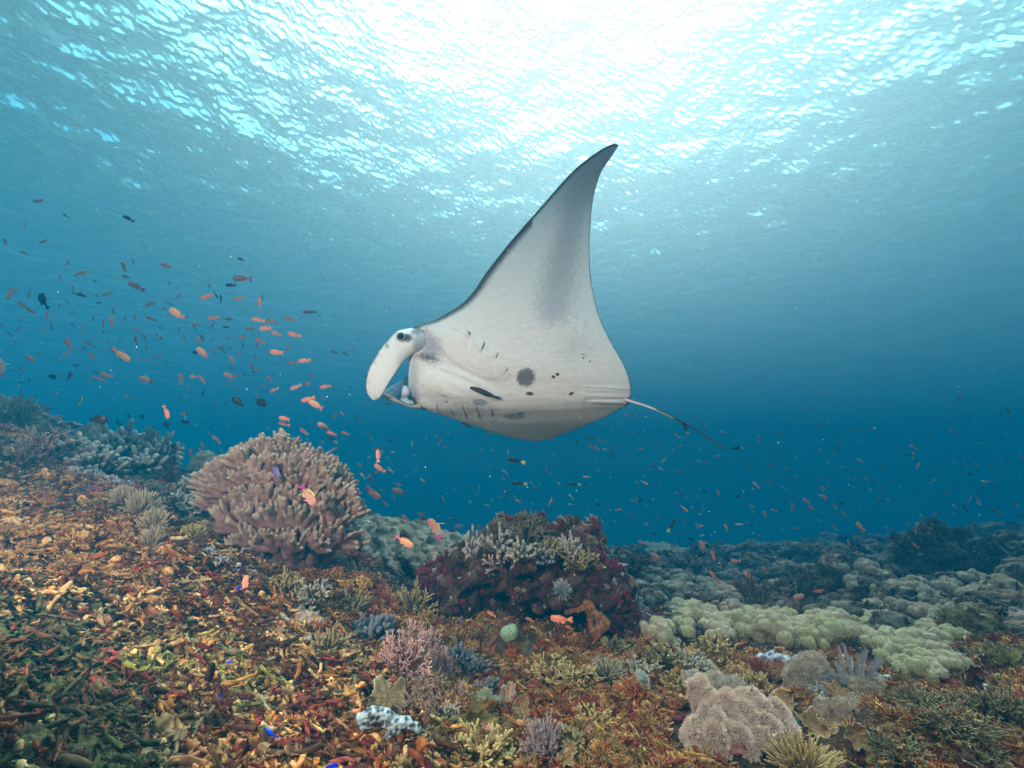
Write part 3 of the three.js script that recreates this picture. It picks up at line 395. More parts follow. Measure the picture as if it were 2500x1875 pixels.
// cushions of lobed leather coral: the green field and the tan ones behind it
{
  const cush = [0, 1, 2, 3, 4, 5].map((i) => cushion(i * 3.1)), fuzz = cush.map((g) => scatterOn(g, 900, (q, n) => n.y > -0.3));
  const greenM = [mat(0.26, 0.225, 0.13, 0.9), mat(0.235, 0.22, 0.11, 0.9), mat(0.275, 0.23, 0.15, 0.9)], tanM = [mat(0.19, 0.165, 0.115, 0.9), mat(0.15, 0.135, 0.095, 0.9), mat(0.21, 0.165, 0.12, 0.9)];
  const greenP = mat(0.45, 0.41, 0.30, 0.9), tanP = mat(0.30, 0.26, 0.18, 0.9), protos = {};
  const G = [[1607, 1560, 78], [1675, 1549, 72], [1664, 1500, 62], [1700, 1510, 62], [1672, 1524, 62], [1741, 1541, 64], [1778, 1529, 62], [1829, 1536, 90], [1763, 1562, 64], [1867, 1530, 66], [1910, 1530, 66], [1895, 1548, 74], [1922, 1564, 74], [1968, 1580, 76], [1966, 1541, 66], [2004, 1536, 66], [2034, 1564, 80], [2042, 1532, 66], [2163, 1580, 80], [2171, 1611, 80], [2196, 1629, 46], [2237, 1580, 70], [2229, 1602, 66], [2290, 1583, 66], [2293, 1606, 56], [2234, 1655, 84], [2280, 1650, 66], [2330, 1634, 66], [2326, 1571, 66], [2122, 1530, 64], [2142, 1574, 66], [2100, 1548, 66], [2210, 1552, 60], [2270, 1556, 60], [1640, 1580, 40], [1722, 1512, 56], [1790, 1548, 60], [1855, 1554, 60], [2075, 1556, 60], [2195, 1596, 58], [2255, 1622, 62]];
  const T_ = [[1560, 1450, 60], [1600, 1440, 56], [1640, 1455, 60], [1690, 1462, 60], [1740, 1455, 56], [1780, 1470, 60], [1520, 1430, 50], [1600, 1475, 58], [1530, 1470, 50], [1660, 1430, 46], [1720, 1435, 46], [1790, 1498, 52], [1830, 1505, 50], [2140, 1470, 70], [2190, 1455, 64], [2240, 1470, 74], [2290, 1480, 60], [2320, 1450, 60], [2360, 1470, 62], [2200, 1500, 70], [2260, 1510, 64], [2140, 1505, 60], [2330, 1500, 60], [2380, 1430, 60], [2090, 1440, 56], [2060, 1405, 60], [2110, 1400, 56], [1980, 1410, 50], [2350, 1530, 54], [2170, 1530, 56], [1480, 1400, 46], [1560, 1405, 46], [2420, 1400, 60], [2450, 1440, 60], [2300, 1400, 50], [1900, 1440, 40], [1990, 1460, 46], [2030, 1475, 40], [1460, 1470, 52], [1490, 1500, 52], [1950, 1500, 40], [2060, 1500, 50]];
  const tallest = { 0: 'pale green lobed cushion coral nearest the crimson outcrop', 25: 'largest green cushion coral with rolled rim at the front right of the field', 27: 'green cushion coral nearest the brown plate shells', 20: 'smallest green cushion coral, tucked behind the big front one' };
  const setOne = ([px, py, w], i, green) => {
    const p = spotAt(px, py + w * 0.12, 0.0), s = w * p.m * 0.60; taken.push([p.x, p.z, s * 0.9]); const k = i % 6, key = k + (green ? 'g' : 't') + (i % 3); let o;
    const label = green ? tallest[i] || `pale green lobed leather coral in the ${px < 1720 ? 'left part' : px < 1900 ? 'middle' : px < 2120 ? 'right middle' : py > 1590 ? 'front right corner' : 'far right part'} of the cushion field` : py < 1450 ? (px < 1800 ? 'grey tan cushion leather coral on the hazy reef flat behind the outcrop' : 'grey tan cushion leather coral on the hazy reef flat at the right') : px < 1900 ? 'grey tan cushion leather coral at the back left of the green field' : 'grey tan cushion leather coral at the back right of the green field';
    if (protos[key]) { o = protos[key].clone(); o.name = numbered('cushion_leather_coral'); scene.add(o); o.userData = { label, category: 'coral' }; }
    else { o = protos[key] = thing('cushion_leather_coral', label, 'coral', V(0, 0, 0)); part('cushion', cush[k], (green ? greenM : tanM)[i % 3], o); stuff('polyps', peg, green ? greenP : tanP, fuzz[k].map(([q, n]) => M4(q, quatUp(n), 0.042 * (0.7 + 0.6 * Math.abs(Math.sin(q.x * 91 + q.z * 57))))), null, o); }
    if (!(green && tallest[i])) o.userData.group = green ? 'green cushion corals of the field' : 'tan cushion corals behind the green field';
    o.position.copy(p); o.position.y += s * 0.32; o.rotation.set(gauss() * 0.14 + 0.22, i * 2.4, gauss() * 0.14); o.scale.set(s, s * rr(1.0, 1.3), s * 0.95);
  };
  G.forEach((a, i) => setOne(a, i, true)); T_.forEach((a, i) => setOne(a, i, false));
}
// ridged grey leather coral behind the finger coral
{
  const T = thing('ridged_leather_coral', 'grey green leather coral with long drooping folds right of the finger coral', 'coral', at(1000, 1370, 3.3)), P = [];
  const q = (px, py, d) => at(px, py, d).sub(T.position).toArray();
  for (let i = 0; i < 26; i++) { const f = i / 25, tx = 878 + f * 260, ty = 1283 + f * 62 + 8 * Math.sin(i * 2.1), len = 95 - 45 * f + 14 * Math.sin(i * 1.3); P.push([...q(tx, ty, 3.45 + 0.12 * Math.sin(i)), 0.034, ...q(tx + 30 + f * 20, ty + len, 3.1 + 0.09 * Math.sin(i * 3)), 0.028]); P.push([...q(tx + 20, ty + 10, 3.7), 0.1, ...q(tx + 30, ty + 70, 3.5), 0.12]); }
  const g = blob(P, 0.012, 0.007, (x, y, z) => 0.016 * n3(x * 14, y * 14, z * 14)); paint(g, (x, y, z) => { const k = 0.85 + 0.4 * n3(x * 9, y * 9, z * 9) + 0.3 * n3(x * 60, y * 60, z * 60); return [0.17 * k, 0.15 * k, 0.11 * k]; });
  part('folds', g, rockMat, T); polyps(T, g, 9000, 0.0055, mat(0.34, 0.30, 0.23, 0.9), peg, 'polyps');
}
// the crimson outcrop with its shaded hollow
let outcropGeo;
{
  const q = (px, py, d) => at(px, py, d).toArray(), P = [[...q(1010, 1470, 2.85), 0.07, ...q(1100, 1440, 2.9), 0.12], [...q(1060, 1400, 3.0), 0.07, ...q(1130, 1400, 2.95), 0.1], [...q(1150, 1390, 2.85), 0.13, ...q(1260, 1365, 2.9), 0.17], [...q(1260, 1365, 2.95), 0.16, ...q(1400, 1390, 2.9), 0.18], [...q(1400, 1400, 2.8), 0.15, ...q(1490, 1445, 2.72), 0.12], [...q(1490, 1450, 2.72), 0.12, ...q(1515, 1540, 2.68), 0.08], [...q(1120, 1400, 2.9), 0.11, ...q(1140, 1480, 2.95), 0.14], [...q(1180, 1600, 3.1), 0.2, ...q(1400, 1600, 3.2), 0.22], [...q(1330, 1470, 3.4), 0.2, ...q(1450, 1520, 3.3), 0.2], [...q(1300, 1440, 2.78), 0.09, ...q(1380, 1450, 2.72), 0.10], [...q(1250, 1330, 3.1), 0.16, ...q(1400, 1350, 3.2), 0.2], [...q(1470, 1560, 2.7), 0.07, ...q(1440, 1600, 2.6), 0.08]];
  for (let i = 0; i < 34; i++) { const x = rr(1090, 1510), y = rr(1340, 1480) + (x > 1440 ? 40 : 0), d = rr(2.68, 2.95); P.push([...q(x, y, d), rr(0.03, 0.075), ...q(x + gauss() * 30, y + gauss() * 14, d + 0.06), rr(0.03, 0.08)]); }
  outcropGeo = rockGeo(P, 0.016, 0.012, [[0.018, 0.013, 0.011], [0.06, 0.012, 0.010], [0.03, 0.018, 0.014], [0.08, 0.015, 0.014], [0.04, 0.028, 0.018], [0.09, 0.035, 0.022], [0.12, 0.07, 0.045]], 0.06, 8);
  const T = thing('crimson_outcrop', 'crimson encrusted rock outcrop with a dark hollow, right of centre', 'rock', V(0, 0, 0)); part('rock', outcropGeo, rockMat, T);
  const tuftC = bushGeo({ stems: 12, len: 0.8, rad: 0.16, depth: 1, kids: 4, spread: 0.7, bend: 0.1, taper: 0.85, shrink: 0.5, open: 1, base: [0.075, 0.008, 0.014], tip: [0.18, 0.02, 0.036] });
  const tuftW = bushGeo({ stems: 10, len: 0.7, rad: 0.10, depth: 1, kids: 4, spread: 0.7, bend: 0.1, taper: 0.9, shrink: 0.45, open: 1, base: [0.28, 0.24, 0.22], tip: [0.62, 0.58, 0.60] });
  const sc = scatterOn(outcropGeo, 900, (a, n) => n.y > -0.15 && n.z > -0.5);
  stuff('crimson_tufts', tuftC, VM, sc.slice(0, 330).map(([a, n]) => M4(a, quatUp(n, rnd() * 6), rr(0.014, 0.042))), null, T); stuff('white_polyp_clusters', tuftW, VM, sc.slice(330, 460).map(([a, n]) => M4(a, quatUp(n, rnd() * 6), rr(0.007, 0.016))), null, T);
  const tw = bushGeo({ stems: 9, len: 0.45, rad: 0.06, depth: 1, kids: 4, spread: 0.6, bend: 0.1, taper: 0.85, shrink: 0.5, open: 0.95, base: [0.55, 0.5, 0.5], tip: [1.3, 1.3, 1.25] }), top = scatterOn(outcropGeo, 330, (a, n) => n.y > 0.25); stuff('small_corals', tw, VM, top.map(([a, n]) => M4(a, quatUp(n, rnd() * 6), rr(0.025, 0.07))), top.map(() => tint(pick([[0.22, 0.17, 0.09], [0.26, 0.22, 0.16], [0.14, 0.12, 0.06], [0.30, 0.27, 0.23], [0.16, 0.06, 0.05], [0.20, 0.15, 0.12]]))), T);
  stuff('brown_turf', sticks[1], rockMat.clone(), sc.slice(460).map(([a, n]) => M4(a, quatUp(n, rnd() * 6), rr(0.02, 0.04))), sc.slice(460).map(() => tint(pick([[0.12, 0.06, 0.04], [0.08, 0.09, 0.05], [0.16, 0.13, 0.09], [0.05, 0.03, 0.03]]))), T);
}
const perch = (px, py) => { const p = onto(outcropGeo, px, py); p.d = px2(p)[2]; p.m = p.d / F; return p; };
// bushes, clumps, domes and plates, each placed where the photograph shows it
const BUSH = {
  feather: { stems: 46, len: 0.6, rad: 0.024, depth: 2, kids: 5, spread: 0.5, bend: 0.10, taper: 0.8, shrink: 0.4, open: 0.99, sides: 4 },
  palm: { stems: 14, len: 0.6, rad: 0.022, depth: 2, kids: 5, spread: 0.6, bend: 0.06, taper: 0.8, shrink: 0.42, open: 1, sides: 4 },
  twig: { stems: 13, len: 0.42, rad: 0.042, depth: 2, kids: 4, spread: 0.6, bend: 0.10, taper: 0.8, shrink: 0.5, open: 0.97, sides: 5, fromEnd: 0 },
  knob: { stems: 34, len: 0.62, rad: 0.085, depth: 1, kids: 3, spread: 0.55, bend: 0.06, taper: 0.92, shrink: 0.42, open: 1, sides: 6 },
  spray: { stems: 190, len: 0.8, rad: 0.023, depth: 0, kids: 0, spread: 0, bend: 0.17, taper: 0.75, shrink: 0, open: 1, sides: 5 },
  tree: { stems: 7, len: 0.55, rad: 0.06, depth: 3, kids: 4, spread: 0.55, bend: 0.1, taper: 0.7, shrink: 0.55, open: 0.8, sides: 4 },
};
const bushCache = {};
function bush(kind, name, label, px, py, w, h, base, tip, where, lean = 0, cat = 'coral', group) {
  const p = where || spotAt(px, py), key = kind + base + tip; let g = bushCache[key]; if (!g) { g = bushCache[key] = bushGeo({ ...BUSH[kind], base, tip }); g.computeBoundingBox(); }
  if (!where && name !== 'weed_bank') taken.push([p.x, p.z, w * p.m * 0.30]); const T = thing(name, label, cat, p, group), b = g.boundingBox, sw = w * p.m / (b.max.x - b.min.x), sh = h * p.m / (b.max.y); T.rotation.set(lean, rnd() * 6.28, 0); T.scale.set(sw, sh, sw);
  part(kind === 'knob' || kind === 'twig' ? 'branches' : 'crown', g, VM, T); return T;
}
const PINK = [[0.28, 0.13, 0.115], [0.66, 0.40, 0.35]], PEACH = [[0.22, 0.14, 0.11], [0.46, 0.34, 0.28]], MAUVE = [[0.20, 0.13, 0.135], [0.44, 0.34, 0.34]], SLATE = [[0.025, 0.027, 0.035], [0.15, 0.16, 0.18]], OLIVE = [[0.13, 0.095, 0.04], [0.36, 0.28, 0.13]], GREY = [[0.08, 0.07, 0.05], [0.22, 0.19, 0.14]], BROWN = [[0.06, 0.04, 0.025], [0.14, 0.10, 0.065]], ASH = [[0.12, 0.11, 0.11], [0.28, 0.27, 0.28]], WHITE = [[0.14, 0.12, 0.10], [0.37, 0.33, 0.28]], RUST = [[0.22, 0.05, 0.02], [0.42, 0.12, 0.05]];
bush('feather', 'soft_coral_bush', 'wide dusty pink soft coral bush right of the rubble slope', 985, 1640, 185, 118, ...PINK);
bush('feather', 'soft_coral_bush', 'smaller dusty pink soft coral bush leaning right beside the wide one', 1075, 1650, 95, 80, ...PINK);
bush('feather', 'soft_coral_bush', 'tall back tuft of dusty pink soft coral beside the slate coral', 1040, 1590, 110, 70, ...PINK);
{ const p = spotAt(1046, 1790); const st = thing('tree_soft_coral', 'peach soft coral with star like tufts on a tall bare stalk', 'coral', p), m = p.m, pal = bushGeo({ ...BUSH.palm, base: PEACH[0], tip: PEACH[1] }); const s = paint(tube([V(0, -0.02, 0), V(-4 * m, 50 * m, 0.01), V(-8 * m, 95 * m, 0.02)], [11 * m, 8 * m, 7 * m], 8), (x, y, z) => { const k = 0.8 + 0.5 * n3(x * 50, y * 50, z * 50); return [0.22 * k, 0.11 * k, 0.06 * k]; }); part('stalk', s, VM, st);
  for (const [dx, dy, r] of [[-8, 100, 46], [-40, 85, 34], [26, 88, 34], [-20, 130, 34], [20, 128, 32], [-2, 62, 26]]) { const c = part('tuft', pal, VM, st); c.position.set(dx * m, dy * m, 0.02 + 0.01 * gauss()); c.scale.setScalar(r * m * 1.05); c.rotation.set(0.9, rnd() * 6, gauss() * 0.2); } }
bush('palm', 'tree_soft_coral', 'small peach soft coral tuft above the orange sponge', 1120, 1715, 72, 52, ...PEACH);
bush('feather', 'soft_coral_bush', 'mauve grey soft coral bush standing beside stacked plate corals', 1325, 1850, 120, 112, ...MAUVE);
for (const [x, y, w, h, l] of [[915, 1560, 140, 66, 'dark slate knobby coral above the wide pink bush'], [1120, 1625, 84, 58, 'dark slate knobby coral between pink bush and green sea squirt'], [1165, 1650, 76, 52, 'dark slate knobby coral at the foot of the orange rock'], [1192, 1690, 66, 46, 'lowest dark slate knobby coral beside the small peach tuft'], [880, 1545, 52, 50, 'small slate knobby coral at the left end of its row']]) bush('knob', 'knobby_coral', l, x, y, w, h, ...SLATE);
// staghorn like twigs
const TW = [[800, 1600, 110, 90, 'tan staghorn coral left of the slate knobby coral'], [860, 1500, 110, 70, 'tan staghorn coral on the ridge below the finger coral'], [760, 1475, 110, 70, 'pale tan staghorn coral crowning the rubble ridge'], [700, 1440, 90, 60, 'small tan staghorn coral beneath the finger coral'], [1010, 1500, 110, 100, 'olive staghorn clump in the shade left of the outcrop'], [970, 1400, 80, 70, 'grey olive staghorn tuft under the grey folds'], [1180, 1870, 170, 90, 'yellow tan staghorn coral at the bottom edge, centre'], [1350, 1660, 110, 60, 'yellowish staghorn coral in front of the outcrop'], [1410, 1670, 100, 56, 'yellowish staghorn coral left of the orange fan'], [1450, 1780, 100, 60, 'golden staghorn coral above the red rubble'], [1500, 1590, 90, 50, 'olive staghorn coral at the right foot of the outcrop'], [1620, 1610, 110, 56, 'olive staghorn coral below the green cushions'], [1740, 1600, 100, 56, 'olive yellow staghorn coral in front of the green field'], [1790, 1680, 100, 70, 'tan tipped staghorn coral behind the furry mound'], [1840, 1695, 90, 70, 'orange tan staghorn coral left of the plate cups'], [1670, 1690, 90, 60, 'yellow staghorn coral above the furry mound'], [2010, 1625, 80, 44, 'olive staghorn coral beside the ash sea fan'], [1560, 1650, 90, 50, 'pale tan staghorn coral right of the brush dome'], [1690, 1640, 100, 56, 'grey tan staghorn coral near the pale log'], [1090, 1760, 90, 44, 'low tan staghorn coral behind the blue grey sponge']];
for (const [x, y, w, h, l] of TW) bush('twig', 'staghorn_coral', l, x, y, w, h, ...(/grey|pale/.test(l) ? [[0.16, 0.13, 0.09], [0.40, 0.35, 0.26]] : /gold|orange|yellow/.test(l) ? [[0.22, 0.12, 0.04], [0.46, 0.35, 0.15]] : OLIVE));
bush('spray', 'tentacle_coral', 'golden brown coral with long tentacles at the bottom edge, right of centre', 1960, 1880, 210, 88, [0.17, 0.10, 0.04], [0.46, 0.33, 0.15]);
bush('spray', 'brush_coral', 'olive brush coral dome in front of the outcrop', 1480, 1650, 110, 48, [0.13, 0.10, 0.06], [0.33, 0.29, 0.18]);
bush('twig', 'fire_fan_coral', 'rust orange branching fan left of the furry mound', 1550, 1710, 90, 64, ...RUST);
bush('twig', 'fire_fan_coral', 'small rust orange fan behind the pale cushion', 1905, 1640, 40, 34, ...RUST);
bush('knob', 'white_tip_coral', 'small white tipped branching coral below the tan domes', 2005, 1705, 64, 44, ...WHITE);
bush('knob', 'white_tip_coral', 'white tipped branching coral right of the plate cups', 2090, 1715, 50, 36, ...WHITE);
bush('tree', 'dark_soft_coral', 'tall dark brown bushy soft coral standing on the reef flat', 1850, 1505, 96, 100, ...BROWN);
bush('tree', 'dark_soft_coral', 'low dark bushy soft coral left on the hazy reef flat', 1540, 1400, 110, 60, ...BROWN);
bush('tree', 'dark_soft_coral', 'dark bushy soft coral in the middle of the hazy flat', 1700, 1420, 130, 70, ...BROWN);
bush('spray', 'finger_anemone', 'dark brown finger sponge clump in the green field', 1960, 1610, 56, 40, [0.05, 0.03, 0.025], [0.10, 0.07, 0.055]);
// left crest
bush('feather', 'soft_coral_bush', 'grey green soft coral bush topmost on the left crest', 40, 1040, 120, 90, ...GREY);
bush('feather', 'soft_coral_bush', 'grey soft coral bush sloping down from the left crest', 110, 1075, 90, 60, ...GREY);
bush('tree', 'pink_fan_coral', 'feathery pink fan coral with a red stem on the left crest', 105, 1130, 120, 95, [0.24, 0.07, 0.045], [0.33, 0.24, 0.21]);
bush('tree', 'pink_fan_coral', 'grey pink fan coral left of the red stemmed one', 55, 1130, 80, 70, [0.17, 0.09, 0.07], [0.28, 0.22, 0.20]);
for (const [x, y, w, h, l] of [[200, 1120, 110, 60, 'dark grey branching coral on the skyline left'], [290, 1110, 110, 76, 'dark grey branching coral highest on the skyline mound'], [400, 1120, 80, 60, 'dark tipped branching coral above the shaded hollow left'], [245, 1150, 110, 60, 'shaded branching coral below the skyline mound'], [340, 1160, 100, 64, 'dim branching coral in front of the hollow'], [480, 1215, 100, 64, 'grey staghorn coral touching the finger coral'], [500, 1255, 90, 56, 'lower grey staghorn coral under the finger coral'], [450, 1235, 60, 40, 'olive grey staghorn coral left of the grey ones']]) bush(y > 1200 ? 'twig' : 'knob', 'branching_coral', l, x, y, w * 1.25, h * 1.2, ...(y > 1200 ? [[0.10, 0.10, 0.085], [0.34, 0.35, 0.30]] : [[0.018, 0.018, 0.014], [0.22, 0.21, 0.18]]));
bush('feather', 'soft_coral_bush', 'grey plume on the skyline right of the dark mound', 368, 1078, 50, 44, ...GREY);
for (const [x, y, w, h, l] of [[345, 1250, 90, 66, 'tan brush coral on the ridge left of the finger coral'], [375, 1290, 80, 60, 'brown tan brush coral halfway down the ridge'], [368, 1335, 70, 60, 'beige brush coral above the rubble slope'], [300, 1225, 70, 50, 'peach tan brush coral nearest the purple fish'], [470, 1310, 80, 40, 'yellow olive tuft below the finger coral']]) bush('spray', 'brush_coral', l, x, y, w, h, [0.16, 0.10, 0.05], /yellow/.test(l) ? [0.40, 0.34, 0.12] : [0.38, 0.29, 0.19]);
// lilac grey crusts along the ridge
{ const L = [[185, 1155, 50], [225, 1160, 50], [265, 1178, 54], [305, 1188, 46], [280, 1205, 40], [480, 1330, 40], [505, 1352, 50], [540, 1372, 50], [575, 1392, 50], [610, 1404, 46], [640, 1412, 34], [318, 1240, 36]]; L.forEach(([x, y, w], i) => bush('knob', 'lilac_crust_coral', i < 5 ? 'lilac grey knobbly coral of the row crowning the left rubble' : i === 11 ? 'lilac grey knobbly coral standing alone on the ridge' : 'lilac grey knobbly coral of the line down the rubble ridge', x, y, w, w * 0.45, [0.12, 0.07, 0.075], [0.36, 0.34, 0.36], null, 0, 'coral', i === 11 ? undefined : i < 5 ? 'lilac corals above the rubble' : 'lilac corals along the ridge')); }
// on the outcrop
for (const [k, x, y, w, h, b, l] of [['tree', 1290, 1320, 90, 70, GREY, 'olive grey bushy coral topmost on the crimson outcrop'], ['knob', 1225, 1335, 76, 56, WHITE, 'whitish branching coral on top of the outcrop'], ['knob', 1160, 1345, 50, 60, WHITE, 'whitish branching coral at the left end of the outcrop'], ['twig', 1230, 1385, 90, 60, PEACH, 'peach tan branching coral over the dark hollow'], ['knob', 1290, 1365, 70, 46, WHITE, 'pale cauliflower coral in the middle of the outcrop'], ['twig', 1350, 1350, 76, 50, OLIVE, 'olive branching coral on the right shoulder of the outcrop'], ['knob', 1385, 1350, 50, 50, WHITE, 'whitish spire coral on the right shoulder of the outcrop'], ['twig', 1420, 1385, 80, 50, OLIVE, 'olive twig coral at the right top of the outcrop'], ['knob', 1340, 1375, 60, 40, ASH, 'grey lilac coral right of the pale cauliflower one'], ['tree', 1190, 1330, 50, 50, BROWN, 'dark plume on the outcrop between the whitish corals']]) bush(k, 'outcrop_coral', l, x, y, w * 1.35, h * 1.25, ...b, perch(x, y));
bush('spray', 'starry_coral', 'round silver starry coral on the face of the outcrop', 1373, 1440, 54, 44, [0.20, 0.20, 0.20], [0.55, 0.56, 0.55], perch(1373, 1440), 0.9);
bush('twig', 'ash_twig_coral', 'ash grey twig coral right beside the outcrop foot', 1560, 1540, 56, 60, ...ASH); bush('twig', 'ash_twig_coral', 'ash green twig coral between outcrop and cushions', 1555, 1500, 60, 50, [0.12, 0.14, 0.12], [0.30, 0.33, 0.29]);
{ const p = at(1440, 1500, 2.55), q = (x, y, d) => at(x, y, d).sub(p).toArray(), T = thing('orange_sponge', 'orange brown forked sponge hanging from the right of the outcrop', 'sponge', p), g = rockGeo([[...q(1435, 1470, 2.62), 0.022, ...q(1455, 1500, 2.56), 0.02], [...q(1455, 1500, 2.56), 0.02, ...q(1475, 1520, 2.52), 0.026], [...q(1475, 1520, 2.52), 0.026, ...q(1455, 1545, 2.5), 0.03], [...q(1435, 1475, 2.62), 0.02, ...q(1446, 1535, 2.56), 0.02], [...q(1440, 1480, 2.62), 0.016, ...q(1385, 1495, 2.6), 0.014]], 0.006, 0.008, [[0.20, 0.07, 0.02], [0.27, 0.10, 0.03], [0.22, 0.09, 0.04]], 0.006, 20); part('body', g, rockMat, T); }
// furry mounds
function mound(name, label, px, py, w, h, tone, tip, n, hs, extra = []) {
  const p = spotAt(px, py), m = p.m; taken.push([p.x, p.z, w * m * 0.55]); const P = [[0, 0, 0, h * m * (w > 200 ? 0.3 : 0.45), 0, h * m * (w > 200 ? 0.35 : 0.55), 0, h * m * (w > 200 ? 0.3 : 0.4)], ...extra.map(([x, y, z, r, x2, y2, z2, r2]) => [x * m, y * m, z * m, r * m, x2 * m, y2 * m, z2 * m, r2 * m])];
  const T = thing(name, label, 'coral', p), g = blob(P, Math.max(0.006, w * m / 60), h * m * 0.06, (x, y, z) => 0.10 * h * m * n3(x * 3 / (h * m), y * 3 / (h * m), z * 3 / (h * m))); paint(g, (x, y, z) => { const k = 0.85 + 0.35 * n3(x * 20, y * 20, z * 20); return tone.map((c) => c * k); }); part('body', g, VM, T); polyps(T, g, n, hs * m, mat(...tip, 0.9), hair, 'polyps', (q, nn) => nn.y > -0.4); return T;
}
mound('furry_soft_coral', 'broad pinkish beige furry soft coral mound at the front right', 1790, 1800, 270, 120, [0.34, 0.24, 0.19], [0.62, 0.47, 0.385], 22000, 7.5, [[-98, 2, 20, 30, -88, 22, 10, 32], [-52, 12, 30, 34, -48, 34, 20, 36], [-45, 70, -30, 34, -60, 96, -40, 26], [-10, 50, -20, 30, 5, 62, -25, 30], [42, 60, -20, 34, 62, 72, -30, 30], [55, 14, 30, 38, 70, 30, 15, 38], [112, 8, 20, 30, 120, 26, 5, 30], [8, 4, 45, 30, 12, 18, 40, 28], [100, 52, -20, 26, 112, 56, -20, 22]]);
mound('furry_soft_coral', 'beige furry soft coral of two domes beside the ash sea fan', 1975, 1685, 110, 80, [0.24, 0.18, 0.14], [0.42, 0.34, 0.26], 4500, 8, [[-25, 10, 10, 34, -20, 30, 0, 30], [25, 25, -10, 34, 25, 55, -10, 26]]);
mound('furry_soft_coral', 'pale beige furry soft coral with folds behind the big mound', 1750, 1705, 100, 64, [0.27, 0.22, 0.17], [0.42, 0.36, 0.29], 3500, 8, [[-40, 10, 0, 22, -50, 40, -10, 20], [30, 10, 0, 26, 40, 30, 0, 22]]);
mound('furry_soft_coral', 'small pale green furry cushion behind the rust fan', 1565, 1675, 54, 40, [0.27, 0.30, 0.24], [0.42, 0.45, 0.38], 1500, 4);
mound('bubble_coral', 'pale green bubbly coral cushion below the slate corals', 1185, 1725, 76, 44, [0.22, 0.25, 0.17], [0.30, 0.34, 0.24], 900, 6, [[-25, 5, 0, 18, 25, 8, 5, 18]]);
mound('mustard_coral', 'mustard brown lumpy coral under the pale green cushion', 1165, 1770, 110, 60, [0.20, 0.12, 0.035], [0.27, 0.18, 0.06], 700, 4, [[-35, 5, 0, 24, 30, 5, 10, 26]]);
mound('dome_coral', 'round grey dome coral on the skyline left of the finger coral', 500, 1150, 66, 52, [0.19, 0.185, 0.145], [0.27, 0.265, 0.215], 2200, 3.5, [[-14, 10, 0, 22, 14, 20, 0, 24]]);
mound('dome_coral', 'tan lumpy coral knobs right of the furry mound', 2050, 1750, 100, 50, [0.27, 0.20, 0.14], [0.37, 0.30, 0.22], 1800, 4, [[-40, 5, 0, 18, -36, 36, -6, 15], [36, 0, 0, 20, 40, 30, 0, 16], [0, 0, 16, 18, 4, 40, 10, 15]]);
mound('dome_coral', 'tan lumpy coral between the plate cups', 2120, 1700, 90, 46, [0.25, 0.19, 0.13], [0.35, 0.29, 0.21], 1500, 4, [[-30, 5, 0, 16, -26, 34, -6, 14], [30, 0, 0, 18, 36, 34, 0, 14]]);
for (const [x, y, w, h, l] of [[2330, 1790, 220, 70, 'olive furry weed bank at the lower right'], [2440, 1760, 180, 90, 'dark olive furry weed bank at the right edge'], [2250, 1730, 160, 56, 'olive brown furry weed behind the plates'], [2460, 1640, 150, 80, 'yellow olive weed clump beside the brown plate shells'], [2200, 1850, 170, 60, 'brown olive weed bank at the bottom right'], [2400, 1870, 180, 60, 'lowest olive weed bank in the right corner']]) { const b = bush('feather', 'weed_bank', l, x, y, w, h, [0.085, 0.07, 0.03], /yellow/.test(l) ? [0.30, 0.27, 0.09] : [0.24, 0.20, 0.10], null, 0, 'algae'); }
// plates and cups
const PL = [[0.27, 0.16, 0.07], [0.55, 0.48, 0.34]];
function plate(label, px, py, w, cup, turn, tone, rim, lift = 20, name = 'plate_coral') { const p = spotAt(px, py), T = thing(name, label, 'coral', p.clone().addScaledVector(V(0, 1, 0), lift * p.m)); const R = w * p.m * 0.55; taken.push([p.x, p.z, R * 1.15], [p.x, p.z + R, R * 0.8]); part('plate', plateGeo(R, cup, px * 0.013, tone, rim), VM, T); part('foot', tube([V(0, -lift * p.m * 1.2, 0), V(0, 0, 0)], [R * 0.16, R * 0.3], 10, false), mat(...tone.map((c) => c * 0.6)), T); T.rotation.set(turn[0], turn[1], turn[2]); return T; }
plate('brown plate coral with pale rim under the wide pink bush', 945, 1712, 112, 0.1, [0.75, 0.3, -0.25], [0.17, 0.12, 0.06], [0.50, 0.44, 0.30], 12); plate('narrow grey green plate coral left of the brown one', 875, 1662, 54, 0.1, [0.6, 1, -0.6], [0.13, 0.12, 0.07], [0.42, 0.40, 0.27], 8);
plate('wavy cup coral with pale rim right of the orange tan staghorn', 1915, 1735, 62, 0.45, [0.4, 0, 0.1], ...PL); plate('largest wavy cup coral, golden with pale rim', 1995, 1800, 92, 0.5, [0.35, 1, 0], ...PL); plate('second layer of the golden cup coral behind it', 2020, 1782, 60, 0.5, [0.3, 2, 0.1], ...PL); plate('golden cup coral left of the weed bank', 2090, 1810, 66, 0.7, [0.7, 1, 0.4], ...PL); plate('brown flat plate coral below the white tipped coral', 2050, 1712, 66, 0.3, [0.45, 2, 0], [0.20, 0.115, 0.05], [0.30, 0.2, 0.1]);
plate('pale blue green small plate beside the furry mound', 1905, 1765, 34, 0.2, [0.4, 1, 0], [0.35, 0.40, 0.36], [0.5, 0.55, 0.5], 14); plate('second pale blue green small plate right of the first', 1935, 1772, 34, 0.2, [0.5, 3, 0.2], [0.35, 0.40, 0.36], [0.5, 0.55, 0.5], 14);
